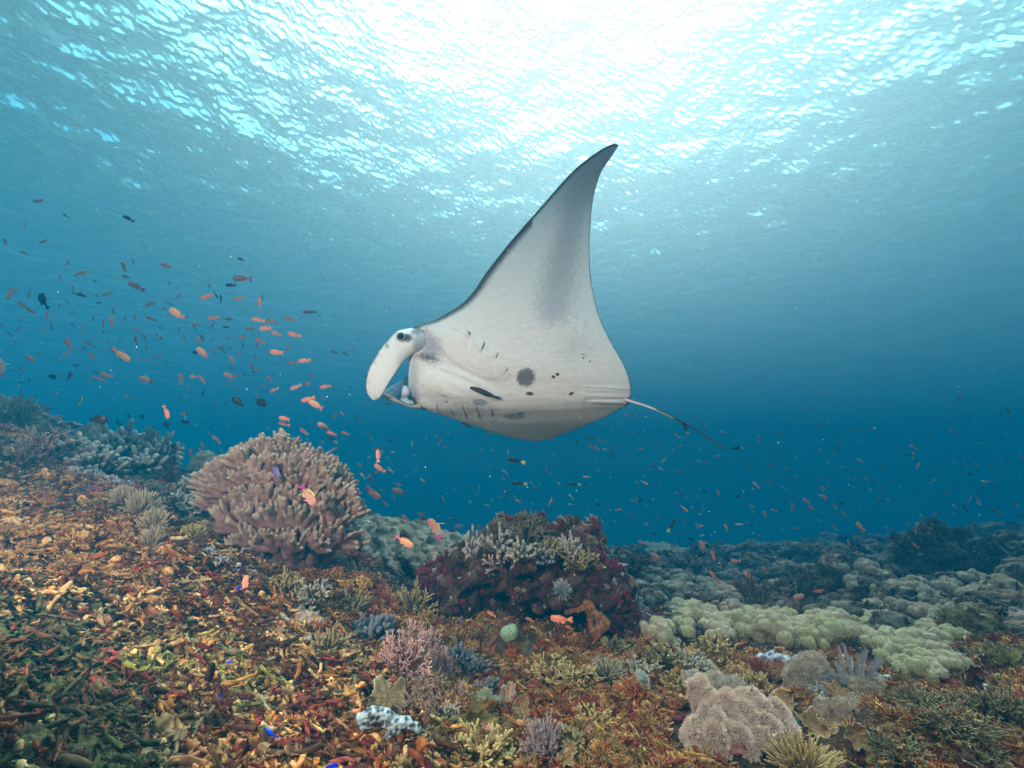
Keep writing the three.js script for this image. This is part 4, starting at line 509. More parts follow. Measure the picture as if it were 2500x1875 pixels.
for (const [x, y, w, t, l] of [[1395, 1800, 64, [0.6, 1, -0.7], 'topmost plate of the stacked plate corals'], [1405, 1820, 56, [0.5, 2, -0.4], 'middle plate of the stacked plate corals'], [1390, 1838, 50, [0.5, 3, -0.3], 'third plate down of the stacked plate corals'], [1382, 1862, 44, [0.5, 4, -0.2], 'lowest plate of the stacked plate corals']]) plate(l, x, y, w, 0.35, t, [0.24, 0.15, 0.06], [0.58, 0.50, 0.33], 14);
plate('round brown disc coral left of the mauve bush', 1275, 1752, 46, 0.25, [0.7, 1, -0.3], [0.20, 0.12, 0.05], [0.45, 0.36, 0.2], 12); plate('brown ear shaped plate above the round disc', 1275, 1728, 44, 0.6, [0.6, 1, 0.4], [0.25, 0.14, 0.07], [0.4, 0.28, 0.16], 10); plate('peach folded cup coral right of the green bubbly cushion', 1240, 1712, 56, 0.7, [0.4, 0, 0], [0.30, 0.19, 0.13], [0.52, 0.42, 0.33], 10);
for (const [x, y, w, t, l] of [[2405, 1640, 66, [1.1, 0, -0.5], 'largest dark red brown shell plate at the right'], [2378, 1655, 54, [1.2, 1, 0.7], 'left dark brown shell plate at the right'], [2408, 1662, 34, [1.2, 2, -0.9], 'smallest dark brown shell plate at the right']]) plate(l, x, y, w, 0.3, t, [0.10, 0.035, 0.018], [0.45, 0.32, 0.2], 16, 'shell_plate');
plate('far table coral shelf fading in the haze', 1620, 1352, 120, 0.05, [0.05, 0, 0], [0.10, 0.11, 0.09], [0.14, 0.15, 0.12], 12, 'table_coral'); plate('small far table coral right of the dark mound', 2100, 1395, 70, 0.05, [0.1, 0, 0], [0.12, 0.13, 0.10], [0.16, 0.17, 0.13], 12, 'table_coral');
// pale sponge with dark pores
{ const p = spotAt(945, 1800, 0), q = (x, y, dz) => { const v = at(x, y, p.d - dz); return v.sub(p).toArray(); }, m = p.m, T = thing('pored_sponge', 'pale blue grey sponge with dark pores sprawling on the rubble', 'sponge', p);
  const arms = [[880, 1750, 910, 1738, 10], [910, 1738, 945, 1742, 11], [945, 1742, 962, 1765, 11], [962, 1765, 990, 1760, 10], [990, 1760, 1015, 1775, 11], [1015, 1775, 1022, 1786, 6], [962, 1765, 950, 1800, 12], [950, 1800, 953, 1814, 6], [880, 1750, 876, 1762, 9], [905, 1760, 890, 1775, 10], [910, 1742, 905, 1765, 11], [925, 1752, 940, 1770, 8], [985, 1770, 972, 1785, 9]];
  const g = blob(arms.map(([x, y, x2, y2, r]) => [...q(x, y, 0.03), r * m * 0.8, ...q(x2, y2, 0.03), r * m * 0.8]), 0.004, 0.006, (x, y, z) => 0.003 * n3(x * 60, y * 60, z * 60)), pores = scatterOn(g, 110).map((a) => a[0]);
  paint(g, (x, y, z) => { let d = 1; for (const t of pores) d = Math.min(d, Math.hypot(x - t.x, (y - t.y) * 0.8, z - t.z)); const f = sstep(0.0035, 0.006, d), k = 0.9 + 0.2 * n3(x * 70, y * 70, z * 70); return [lerp(0.045, 0.33, f) * k, lerp(0.055, 0.40, f) * k, lerp(0.065, 0.43, f) * k]; }); part('body', g, VMs, T); }
// sea squirt on its orange rock
{ const p = spotAt(1235, 1590, 0), q = (x, y, dz) => at(x, y, p.d - dz).sub(p).toArray(), m = p.m, T = thing('orange_rock', 'boulder with an orange sponge crust under the green sea squirt', 'rock', p), g = rockGeo([[...q(1220, 1590, 0), 40 * m, ...q(1250, 1570, 0), 34 * m], [...q(1200, 1600, 0.02), 26 * m, ...q(1280, 1600, 0.02), 26 * m], [...q(1220, 1560, 0), 16 * m, ...q(1245, 1555, 0), 18 * m]], 0.008, 0.02, [[0.07, 0.045, 0.03], [0.10, 0.06, 0.035], [0.30, 0.075, 0.015], [0.13, 0.08, 0.045], [0.11, 0.10, 0.045], [0.08, 0.05, 0.035]], 0.03, 9); part('boulder', g, rockMat, T);
  const s = onto(g, 1238, 1547, 10, p), S = thing('sea_squirt', 'smooth pale green sea squirt sitting on the orange boulder', 'sea squirt', s), b = blob([[-4 * m, -2 * m, 0, 11 * m, -6 * m, 10 * m, 0.004, 13 * m], [-6 * m, 8 * m, 0.004, 13 * m, 8 * m, 12 * m, 0, 14 * m], [8 * m, 2 * m, 0, 11 * m, 10 * m, 18 * m, 0, 9 * m]], 0.003, 0.005, (x, y, z) => 0.0016 * n3(x * 90, y * 90, z * 90)); paint(b, (x, y, z) => { const k = 0.9 + 0.2 * n3(x * 60, y * 60, z * 60); return [0.25 * k, 0.34 * k, 0.22 * k]; }); part('body', b, VMs, S); part('siphon', new THREE.TorusGeometry(4 * m, 1.6 * m, 8, 16).translate(-14 * m, 4 * m, 0.012), mat(0.22, 0.34, 0.22, 0.6), S);
  const r = thing('dead_branch', 'dark red dead coral branch leaning on the orange boulder', 'coral branch', p), pts = [[1165, 1600, 0.03], [1190, 1580, 0.05], [1212, 1555, 0.06]].map((a) => V(...q(...a))); part('branch', tube(pts, [9 * m, 7 * m, 5 * m], 8), mat(0.15, 0.06, 0.05), r); }
// ash sea fan of feathery fronds
{ const p = spotAt(2085, 1700), m = p.m, T = thing('feather_sea_fan', 'ash grey feathery sea fan standing before the green cushions', 'sea fan', p), stem = mat(0.20, 0.19, 0.19), M = mat(0.25, 0.245, 0.25);
  for (let i = 0; i < 24; i++) { const a = -1.05 + 2.1 * (i / 23) + gauss() * 0.06, L = rr(75, 150) * m * (1 - 0.25 * Math.abs(a)), dz = gauss() * 0.05, n = 7, pts = []; for (let k = 0; k <= n; k++) { const t = k / n; pts.push(V(Math.sin(a * (0.5 + 0.7 * t)) * L * t, Math.cos(a * (0.5 + 0.7 * t)) * L * t * 0.98, dz * t + 0.02 * Math.sin(t * 3 + i))); }
    const cv = new THREE.CatmullRomCurve3(pts), gs = []; for (let k = 4; k < 46; k++) for (const s of [-1, 1]) { const t = k / 46, o = cv.getPoint(t), d = cv.getTangent(t), side = V(d.y, -d.x, 0.15 * gauss()).normalize().multiplyScalar(s).addScaledVector(d, 0.75).normalize(); gs.push(tube([o, o.clone().addScaledVector(side, (11 - 5 * t) * m * rr(0.8, 1.2))], [0.8 * m, 0.6 * m], 3)); }
    const fr = part('stem', tube(pts, pts.map((_, k) => (1.25 - 0.1 * k) * m), 5), stem, T); part('pinnules', mergeGeometries(gs), M, fr); } }
// pale encrusted logs and branches lying about
function log(label, pts, r, tones, name = 'encrusted_branch') { const p = spotAt(...pts[0], 0), T = thing(name, label, 'coral branch', p), m = p.m, P = []; for (let i = 0; i < pts.length - 1; i++) { const a = spotAt(...pts[i], 0), b = spotAt(...pts[i + 1], 0); P.push([a.x - p.x, a.y - p.y + r * m * 0.8, a.z - p.z, r * m, b.x - p.x, b.y - p.y + r * m * 0.8, b.z - p.z, r * m * 0.85]); } part('branch', rockGeo(P, Math.max(0.004, r * m / 3), r * m * 0.4, tones, r * m * 0.5, 24), rockMat, T); }
const LOGT = [[0.10, 0.08, 0.10], [0.45, 0.48, 0.54], [0.16, 0.12, 0.15], [0.36, 0.38, 0.42]], REDT = [[0.17, 0.035, 0.03], [0.28, 0.10, 0.08], [0.36, 0.17, 0.13], [0.12, 0.03, 0.04]];
log('lilac and dark log lying below the green field', [[1855, 1625], [1885, 1618], [1930, 1630], [1990, 1628]], 13, LOGT); log('lilac grey broken branch under the ash sea fan', [[2140, 1665], [2180, 1662]], 9, LOGT); log('second lilac branch below the first under the sea fan', [[2140, 1680], [2170, 1676]], 7, LOGT); log('dark lilac crusted stump left of the long log', [[1700, 1630], [1730, 1632]], 13, LOGT);
log('bluish grey stick at the foot of the ash sea fan', [[2124, 1686], [2150, 1712]], 5, [[0.2, 0.21, 0.22], [0.26, 0.26, 0.27]]); log('forked white pink stick in the right weed', [[2408, 1680], [2420, 1702]], 6, [[0.45, 0.33, 0.31], [0.5, 0.4, 0.38]]);
log('crimson branch at the bottom below the furry mound', [[1760, 1860], [1810, 1842], [1838, 1818]], 13, REDT); log('long red branch lying in the rubble left of the furry mound', [[1560, 1790], [1640, 1788]], 6, REDT); log('pinkish red branch above the long red one', [[1640, 1765], [1690, 1750]], 7, REDT); log('red crusted branch beside the mustard coral', [[1145, 1735], [1165, 1770], [1215, 1805]], 8, REDT); log('short red branch right of the mustard coral', [[1200, 1786], [1245, 1775]], 7, [[0.3, 0.03, 0.03], [0.10, 0.10, 0.12]]);
log('thick tan branch lying below the tan staghorn', [[685, 1520], [730, 1545]], 11, [[0.22, 0.16, 0.09], [0.30, 0.22, 0.14]]); log('upright tan knob beside the thick tan branch', [[725, 1510], [735, 1475]], 14, [[0.27, 0.20, 0.14], [0.34, 0.26, 0.19]]); log('pinkish lumpy coral block above the thick tan branch', [[735, 1530], [775, 1535]], 20, [[0.30, 0.17, 0.12], [0.38, 0.26, 0.2]], 'coral_block'); log('pale pink coral block at the end of the tan branch', [[740, 1590], [750, 1575]], 16, [[0.34, 0.20, 0.15], [0.42, 0.28, 0.22]], 'coral_block');
log('pale stick standing in the upper rubble', [[488, 1438], [518, 1480]], 6, [[0.42, 0.36, 0.22], [0.36, 0.28, 0.16]]); log('long orange branch crossing the middle of the rubble', [[240, 1425], [300, 1490]], 8, [[0.42, 0.19, 0.05], [0.34, 0.16, 0.06]]); log('hooked tan branch in the rubble', [[370, 1655], [372, 1612], [430, 1605]], 7, [[0.38, 0.30, 0.15], [0.3, 0.22, 0.11]]); log('yellow branch beside the dark mossy hollow', [[282, 1640], [335, 1618]], 8, [[0.34, 0.28, 0.06], [0.28, 0.2, 0.06]]); log('white ended pink branch in the rubble', [[368, 1660], [385, 1690]], 8, [[0.55, 0.42, 0.36], [0.45, 0.3, 0.26]]); log('broad flat orange branch at the bottom of the rubble', [[395, 1790], [440, 1855]], 22, [[0.40, 0.21, 0.07], [0.3, 0.16, 0.07]]); log('long rust branch sloping through the left rubble', [[225, 1480], [290, 1560]], 9, [[0.36, 0.15, 0.07], [0.28, 0.12, 0.08]]);
// mossy boulders, tones holding moss and corner shade, tan knobs and small bits
for (const [x, y, r, l] of [[60, 1840, 80, 'dark mossy boulder in the bottom left corner'], [190, 1850, 70, 'olive mossy boulder right of the corner one'], [120, 1700, 60, 'dark green weedy boulder above the corner'], [40, 1640, 50, 'shadowed weedy boulder at the left edge'], [300, 1840, 24, 'pale grey pebble like coral beside the mossy boulder']]) { const p = spotAt(x, y, 0.02), T = thing('mossy_boulder', l, 'rock', p), R = r * p.m; part('boulder', rockGeo([[-R * 0.4, 0, 0, R * 0.7, R * 0.4, 0, 0, R * 0.6], [0, 0, -R * 0.3, R * 0.6, 0.2 * R, 0.2 * R, 0, R * 0.5]], R / 14, R * 0.2, r < 30 ? [[0.2, 0.22, 0.19], [0.3, 0.3, 0.26]] : [[0.03, 0.035, 0.014], [0.05, 0.055, 0.018], [0.07, 0.06, 0.02], [0.035, 0.04, 0.022]], R * 0.2, 1.6 / R), rockMat, T); }
{ const p = spotAt(790, 1718, 0), T = thing('white_pebble', 'white lumpy coral pebble in the lower rubble', 'coral', p), m = p.m; part('pebble', rockGeo([[-5 * m, 6 * m, 0, 9 * m, 6 * m, 8 * m, 0, 8 * m]], 0.003, 0.004, [[0.5, 0.46, 0.4], [0.6, 0.56, 0.5]], 0.004, 40), rockMat, T); }
// unseen boulder, added left of the camera to keep the strobe off the corner
{ const T = thing('coral_boulder', 'added weedy boulder, unseen beside the camera, that shades the bottom left corner', 'rock', V(-1.38, ground(-1.38, -0.42), -0.42)), y = T.position.y; part('boulder', rockGeo([[0, 0, 0, 0.28, 0.03, -0.10 - y, 0, 0.21], [-0.12, 0, 0.1, 0.22, -0.06, -0.2 - y, 0.08, 0.18], [0.12, 0, -0.08, 0.2, 0.1, -0.12 - y, -0.04, 0.16]], 0.025, 0.05, [[0.05, 0.055, 0.02], [0.08, 0.065, 0.03], [0.11, 0.09, 0.04]], 0.05, 6), rockMat, T); }
// far dark mounds, and a rock with the left hollow's shade in its tones
for (const [x, y, w, h, d, l] of [[2300, 1395, 190, 110, 5.6, 'big dark coral mound rising at the right of the hazy flat'], [2440, 1390, 130, 70, 6.2, 'dim coral mound at the right edge'], [1620, 1420, 90, 44, 6, 'small dark coral head on the flat behind the outcrop'], [2010, 1440, 130, 60, 5, 'dark coral block with pale top in front of the far flat'], [1500, 1395, 80, 40, 6.4, 'dark coral head nearest the outcrop'], [2380, 1560, 150, 80, 3.2, 'green tinged coral head at the right edge by the yellow weed'], [360, 1165, 100, 62, 3.5, 'rock in dark tones standing for a shaded hollow left of the finger coral']]) {
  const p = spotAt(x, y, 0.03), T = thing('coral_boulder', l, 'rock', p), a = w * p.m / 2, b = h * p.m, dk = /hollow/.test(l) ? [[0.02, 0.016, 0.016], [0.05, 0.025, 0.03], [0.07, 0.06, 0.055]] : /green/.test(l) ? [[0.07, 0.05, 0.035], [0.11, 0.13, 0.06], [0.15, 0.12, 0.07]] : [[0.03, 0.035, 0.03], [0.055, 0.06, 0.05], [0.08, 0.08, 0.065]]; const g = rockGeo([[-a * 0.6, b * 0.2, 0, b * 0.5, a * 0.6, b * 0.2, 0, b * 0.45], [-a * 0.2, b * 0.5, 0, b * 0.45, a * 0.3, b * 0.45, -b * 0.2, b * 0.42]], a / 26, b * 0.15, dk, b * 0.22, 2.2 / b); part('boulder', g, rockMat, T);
  const sg = bushCache.sg ||= bushGeo({ ...BUSH.feather, depth: 1, stems: 24, kids: 6, rad: 0.03, base: [0.6, 0.6, 0.6], tip: [1.3, 1.3, 1.2] }), pts = scatterOn(g, 130, (q, n) => n.y > 0); stuff('growth', sg, VM, pts.map(([q, n]) => M4(q, quatUp(n, rnd() * 6), b * rr(0.12, 0.26))), pts.map(() => tint(pick(dk).map((c) => c * 1.7))), T);
}
// ---------------------------------------------------------------- fish
function fishProto(o) { // length 1 along +x, back up; o: h, w, body tone by (t along, v up, n), fin tones, tail, dorsal height, spine
  const parts = [], NB = 16, NR = 12, prof = (t) => Math.pow(Math.sin(Math.PI * Math.pow(t, 0.62)), 0.72) * (1 - 0.1 * t) + 0.16 * sstep(0.75, 1, t) * (1 - t * 0.2), X = (t) => 0.5 - 0.8 * t;
  const top = (t) => o.h * 0.5 * (t >= 1 ? 0.22 : Math.max(prof(t), t > 0.6 ? 0.24 : 0.02)), body = grid(NR, NB, (u, v) => { const t = v, a = u * 6.2832, H = t < 0.001 ? 0.004 : top(t), W = H * o.w / o.h * (t > 0.75 ? lerp(1, 0.5, (t - 0.75) * 4) : 1), bend = o.bend ? o.bend * (t - 0.4) ** 2 : 0; return [X(t), Math.cos(a) * H * (Math.cos(a) < 0 ? 1.05 : 1), Math.sin(a) * W + bend]; });
  paint(body, (x, y, z, a, b, c, i) => o.tone((0.5 - x) / 0.8, y / (o.h * 0.5), n3(x * 14, y * 14, 3)));
  parts.push(['body', mergeVertices(body)]);
  const sheet = (pts, name, tone) => { const sh = [], n = pts.length / 2; for (let k = 0; k < n; k++) sh.push([pts[k], pts[pts.length - 1 - k]]); const g = grid(4, n - 1, (u, v) => { const [p, q] = sh[Math.round(v * (n - 1))]; const front = u < 0.5, c = front ? u * 2 : 2 - u * 2; return [lerp(p[0], q[0], c), lerp(p[1], q[1], c), (p[2] || 0) + (front ? 0.006 : -0.006) * Math.sin(Math.PI * c * 0.98 + 0.03)]; }); paint(g, (x, y) => tone.map((k) => k * (0.85 + 0.3 * Math.abs(Math.sin((x * 0.6 + y) * 60))))); parts.push([name, g]); };
  const tb = o.bend ? o.bend * 0.36 : 0, tz = (p) => p.map(([x, y]) => [x, y, tb * (1 + (-0.3 - x) * 2.5)]);
  if (o.fork) sheet(tz([[-0.27, o.h * 0.11], [-0.36, o.h * 0.3], [-0.46, o.h * 0.46], [-0.52, o.h * 0.52], [-0.41, o.h * 0.1], [-0.38, 0], [-0.38, 0], [-0.41, -o.h * 0.1], [-0.52, -o.h * 0.52], [-0.46, -o.h * 0.46], [-0.36, -o.h * 0.3], [-0.27, -o.h * 0.11]].slice(0, 12)).filter((_, i) => true), 'tail_fin', o.tail);
  else sheet(tz([[-0.27, o.h * 0.11], [-0.36, o.h * 0.22], [-0.46, o.h * 0.3], [-0.46, -o.h * 0.3], [-0.36, -o.h * 0.22], [-0.27, -o.h * 0.11]]), 'tail_fin', o.tail);
  const dh = o.dorsal; sheet([[0.22, o.h * 0.36], [0.14, o.h * 0.42 + dh], [0.02, o.h * 0.42 + dh], [-0.1, o.h * 0.33 + dh * 1.1], [-0.24, o.h * 0.2 + dh * 0.9], [-0.2, o.h * 0.1], [-0.1, o.h * 0.24], [0.02, o.h * 0.36], [0.14, o.h * 0.4], [0.22, o.h * 0.32]], 'dorsal_fin', o.fin);
  sheet([[0.0, -o.h * 0.38], [-0.08, -o.h * 0.4 - dh], [-0.22, -o.h * 0.2 - dh], [-0.2, -o.h * 0.1], [-0.1, -o.h * 0.28], [0, -o.h * 0.34]], 'anal_fin', o.fin);
  sheet([[0.2, -o.h * 0.36], [0.14, -o.h * 0.46 - dh * 0.6], [0.08, -o.h * 0.5 - dh * 1.2], [0.1, -o.h * 0.38], [0.14, -o.h * 0.34], [0.17, -o.h * 0.32]], 'pelvic_fin', o.fin);
  if (o.spine) parts.push(['dorsal_spine', paint(tube([V(0.16, o.h * 0.4, 0), V(0.1, o.h * 0.8, 0.01), V(0.0, o.h * 1.35, 0.03)], [0.016, 0.011, 0.006], 4), () => o.spineTone)]);
  for (const s of [-1, 1]) { const e = new THREE.SphereGeometry(0.028, 10, 8); e.scale(1, 1, 0.5); e.translate(0.38, o.h * 0.1, s * o.w * 0.30); parts.push(['eye', paint(e, (x, y, z) => (Math.hypot(x - 0.38, y - o.h * 0.1) < 0.015 ? [0.01, 0.01, 0.012] : o.iris || [0.3, 0.25, 0.2]))]); }
  return parts;
}
const mixT = (a, b, f) => a.map((x, i) => lerp(x, b[i], clamp(f, 0, 1)));
const KINDS = {
  a: { word: 'orange anthias', h: 0.32, w: 0.15, fork: 1, dorsal: 0.05, L: 0.078, tail: [0.75, 0.28, 0.15], fin: [0.72, 0.26, 0.15], tone: (t, v, n) => mixT(mixT([0.72, 0.17, 0.11], [0.86, 0.44, 0.38], -v * 0.9), [0.78, 0.34, 0.14], t * 0.35 + n * 0.2) },
  A: { word: 'large orange pink anthias', h: 0.33, w: 0.16, fork: 1, dorsal: 0.06, L: 0.10, tail: [0.55, 0.16, 0.22], fin: [0.62, 0.3, 0.16], tone: (t, v, n) => mixT(mixT([0.72, 0.25, 0.15], [0.84, 0.40, 0.38], -v), [0.7, 0.4, 0.12], (v > 0.2 ? 0.5 : 0) + n * 0.2) },
  M: { word: 'pink male anthias', h: 0.36, w: 0.17, fork: 1, dorsal: 0.08, L: 0.115, spine: 1, spineTone: [0.8, 0.65, 0.3], tail: [0.42, 0.07, 0.24], fin: [0.62, 0.45, 0.2], tone: (t, v, n) => mixT(mixT([0.55, 0.30, 0.14], [0.64, 0.26, 0.30], sstep(0.5, -0.4, v)), [0.6, 0.14, 0.18], sstep(0.3, 0.0, t) * 0.6 + (Math.hypot((t - 0.42) * 8, v * 2) < 0.6 ? 0.9 : 0) + n * 0.15) },
  p: { word: 'purplish brown anthias', h: 0.34, w: 0.15, fork: 1, dorsal: 0.06, L: 0.095, tail: [0.16, 0.06, 0.26], fin: [0.20, 0.15, 0.16], tone: (t, v, n) => mixT([0.12, 0.10, 0.10], [0.22, 0.14, 0.15], -v + n) },
  d: { word: 'slim grey blue fish', h: 0.24, w: 0.12, fork: 1, dorsal: 0.035, L: 0.075, tail: [0.03, 0.05, 0.07], fin: [0.04, 0.05, 0.07], tone: (t, v, n) => mixT([0.09, 0.075, 0.08], [0.2, 0.17, 0.16], -v + n * 0.3) },
  k: { word: 'black damselfish', h: 0.5, w: 0.17, fork: 0, dorsal: 0.07, L: 0.085, tail: [0.01, 0.01, 0.014], fin: [0.01, 0.01, 0.014], iris: [0.02, 0.02, 0.02], tone: (t, v, n) => mixT([0.012, 0.012, 0.017], [0.03, 0.012, 0.012], n) },
  w: { word: 'striped wrasse', h: 0.24, w: 0.13, fork: 0, dorsal: 0.04, L: 0.13, tail: [0.05, 0.08, 0.22], fin: [0.2, 0.17, 0.06], tone: (t, v, n) => (v > 0.35 ? [0.20, 0.15, 0.04] : v < -0.3 ? [0.12, 0.07, 0.35] : [0.13, 0.12, 0.14]).map((k) => k * (1 + n * 0.3)) },
  x: { word: 'dark wrasse with a yellow tail', h: 0.25, w: 0.14, fork: 1, dorsal: 0.03, L: 0.13, tail: [0.62, 0.55, 0.10], fin: [0.02, 0.035, 0.04], tone: (t, v, n) => mixT([0.012, 0.025, 0.03], [0.04, 0.055, 0.05], -v + n * 0.3) },
  z: { word: 'purple red wrasse', h: 0.22, w: 0.13, fork: 0, dorsal: 0.03, L: 0.11, tail: [0.10, 0.06, 0.22], fin: [0.22, 0.05, 0.1], tone: (t, v, n) => (v < -0.2 ? [0.20, 0.09, 0.30] : mixT([0.20, 0.03, 0.05], [0.10, 0.05, 0.12], t)) },
  U: { word: 'violet blue anthias', h: 0.25, w: 0.14, fork: 1, dorsal: 0.03, L: 0.10, tail: [0.08, 0.14, 0.25], fin: [0.12, 0.12, 0.3], tone: (t, v, n) => (v < -0.1 ? [0.13, 0.09, 0.55] : mixT([0.17, 0.10, 0.18], [0.07, 0.12, 0.24], t)) },
  b: { word: 'bright blue damselfish', h: 0.36, w: 0.15, fork: 0, dorsal: 0.03, L: 0.055, tail: [0.02, 0.08, 0.6], fin: [0.015, 0.04, 0.5], tone: (t, v, n) => mixT([0.006, 0.025, 0.55], [0.02, 0.12, 0.75], v + n) },
  y: { word: 'blue and yellow damselfish', h: 0.38, w: 0.15, fork: 1, dorsal: 0.04, L: 0.06, tail: [0.75, 0.42, 0.02], fin: [0.6, 0.36, 0.03], tone: (t, v, n) => (v < -0.25 || t > 0.82 ? [0.75, 0.42, 0.02] : [0.008, 0.025, 0.5]) },
  e: { word: 'small yellow fish', h: 0.42, w: 0.14, fork: 0, dorsal: 0.05, L: 0.06, tail: [0.5, 0.45, 0.06], fin: [0.5, 0.45, 0.06], tone: (t, v, n) => (t > 0.72 && t < 0.85 ? [0.02, 0.02, 0.02] : [0.52, 0.45, 0.07]) },
  g: { word: 'pale grey pink anthias', h: 0.32, w: 0.15, fork: 1, dorsal: 0.05, L: 0.10, tail: [0.3, 0.2, 0.2], fin: [0.3, 0.22, 0.2], tone: (t, v, n) => mixT([0.27, 0.20, 0.18], [0.36, 0.29, 0.26], -v + n) },
};
const fishMat = new THREE.MeshPhysicalMaterial({ vertexColors: true, roughness: 0.42, specularIntensity: 0.5, side: THREE.DoubleSide });
const shoal = {}, variants = {};
for (const k in KINDS) shoal[k] = [0, 0.28, -0.28].map((bend) => fishProto({ ...KINDS[k], bend }));
const zone = (x, y) => (y > 1500 ? (x < 900 ? 'over the rubble slope' : 'over the near reef') : y > 1230 && x < 1110 ? 'beside the finger coral' : x > 1100 && x < 1560 && y > 1290 ? 'around the crimson outcrop' : x >= 1540 && y > 1290 ? 'over the hazy reef flat' : x > 900 ? 'in the open water right, under the manta' : y < 740 ? (x < 250 ? 'at the upper left end of the school' : 'in the upper part of the left school') : y < 960 ? (x < 170 ? 'in the far left of the school' : x < 330 ? 'in the left half of the school' : x < 480 ? 'in the middle of the left school' : y < 840 ? 'in the upper right of the left school' : 'in the lower right of the left school') : x < 480 ? 'above the left crest' : 'above the finger coral');
const heading = (a) => { a = ((a % 360) + 360) % 360; return a < 40 || a > 320 ? 'heading right' : a < 140 ? 'pointing up' : a < 220 ? 'heading left' : 'pointing down'; };
const NOTE = {}; // a note for a fish that stands out, keyed by its pixel
let fishN = 0;
function fish(px, py, len, ang, kind, opt = {}) {
  const K = KINDS[kind]; let L = K.L * rr(0.9, 1.12), d = opt.d || F * L / len; const h = hit(px, py, 0.9, 12); const far = h ? h.d - 0.12 : 9; if (d > far) { d = far; L = len * d / F; } if (d > 8) { d = 8; L = len * d / F; } if (d < 1.0) { d = 1.0; L = len * d / F; }
  const r = ang * Math.PI / 180, yaw = gauss() * 0.35, H = camRight.clone().multiplyScalar(Math.cos(r)).addScaledVector(camUp, Math.sin(r)); let D = camUp.clone().multiplyScalar(Math.cos(r)).addScaledVector(camRight, -Math.sin(r)); if (Math.cos(r) < -0.05 || (Math.abs(Math.cos(r)) <= 0.05 && rnd() < 0.5)) D.negate();
  const side = V().crossVectors(H, D), X = H.clone().multiplyScalar(Math.cos(yaw)).addScaledVector(side, Math.sin(yaw)), roll = gauss() * 0.25, Y = D.clone().multiplyScalar(Math.cos(roll)).addScaledVector(V().crossVectors(X, D), Math.sin(roll)).normalize(), Z = V().crossVectors(X, Y).normalize();
  const vi = opt.v ?? Math.floor(rnd() * 3), name = kind === 'k' || kind === 'b' || kind === 'y' ? 'damselfish' : 'wxz'.includes(kind) ? 'wrasse' : 'de'.includes(kind) ? 'reef_fish' : 'anthias';
  const label = opt.label || `${len < 14 ? 'tiny' : len < 26 ? 'small' : 'larger'} ${K.word} ${heading(ang)} ${zone(px, py)}`, cat = 'fish', key = kind + vi;
  let o; if (variants[key]) { o = variants[key].clone(); o.name = numbered(name); scene.add(o); o.userData = { label, category: cat }; } else { o = variants[key] = thing(name, label, cat, V(0, 0, 0)); for (const [n, g] of shoal[kind][vi]) part(n, g, fishMat, o); }
  if (!opt.label) o.userData.group = `${K.word} ${zone(px, py)}`; else delete o.userData.group;
  o.position.copy(at(px, py, d)); o.quaternion.setFromRotationMatrix(new THREE.Matrix4().makeBasis(X, Y, Z)); o.scale.setScalar(L / (Math.max(0.82, Math.cos(yaw)))); fishN++; return o;
}
const school = (ox, oy, s, list) => { for (const [x, y, l, a, k, label] of list) fish(ox + x * s, oy + y * s, l * s, a, k === 'd' && !label && ox < 500 && rnd() < 0.55 ? 'a' : k, label ? { label } : {}); };
school(0, 460, 0.2049, [[465, 148, 135, 178, 'a', 'orange anthias topmost of the left school, alone near the edge'], [775, 318, 90, 150, 'd', 'dark stubby fish below the topmost anthias'], [1525, 355, 125, 150, 'p', 'purplish anthias alone below the ripples, upper left'], [290, 430, 70, 70, 'a'], [62, 640, 90, 105, 'a'], [515, 635, 95, 200, 'd'], [280, 765, 85, 155, 'a'], [805, 885, 80, 60, 'a'], [770, 968, 55, 180, 'd'], [965, 1010, 130, 25, 'a'], [715, 1060, 65, 90, 'a'], [1475, 930, 125, 110, 'd'], [1590, 872, 80, 110, 'a'], [1980, 920, 140, 160, 'a'], [1500, 1050, 100, 160, 'a'], [1360, 1070, 50, 90, 'a'], [1620, 1165, 160, 150, 'A', 'orange anthias with spread dorsal fin in the upper left school'], [870, 1195, 90, 90, 'a'], [950, 1265, 165, 345, 'w', 'yellow backed wrasse with violet belly swimming right in the school'], [1285, 1250, 120, 205, 'a'], [1150, 1278, 65, 170, 'd'], [1180, 1360, 75, 180, 'd'], [660, 1240, 50, 90, 'a'], [785, 1335, 55, 120, 'a'], [2105, 1185, 40, 180, 'a'], [2120, 1285, 85, 50, 'a'], [115, 1250, 150, 270, 'a'], [180, 1220, 100, 225, 'a'], [350, 1260, 85, 230, 'a'], [510, 1340, 210, 112, 'k', 'large dark damselfish swimming upward at the far left'], [270, 1390, 130, 150, 'a'], [345, 1445, 120, 320, 'a'], [265, 1535, 75, 120, 'a'], [560, 1510, 110, 100, 'a'], [1785, 1380, 130, 190, 'a'], [2105, 1490, 230, 150, 'A', 'biggest orange anthias of the left school, with white belly'], [1345, 1465, 75, 90, 'd'], [1335, 1585, 130, 115, 'a'], [1230, 1610, 90, 90, 'a'], [1485, 1550, 75, 90, 'a'], [1605, 1535, 70, 115, 'd'], [1800, 1550, 110, 160, 'a'], [1110, 1555, 60, 80, 'a'], [955, 1640, 60, 90, 'a'], [20, 1620, 60, 100, 'a'], [705, 1400, 50, 80, 'a'], [1720, 1510, 55, 140, 'd']]);
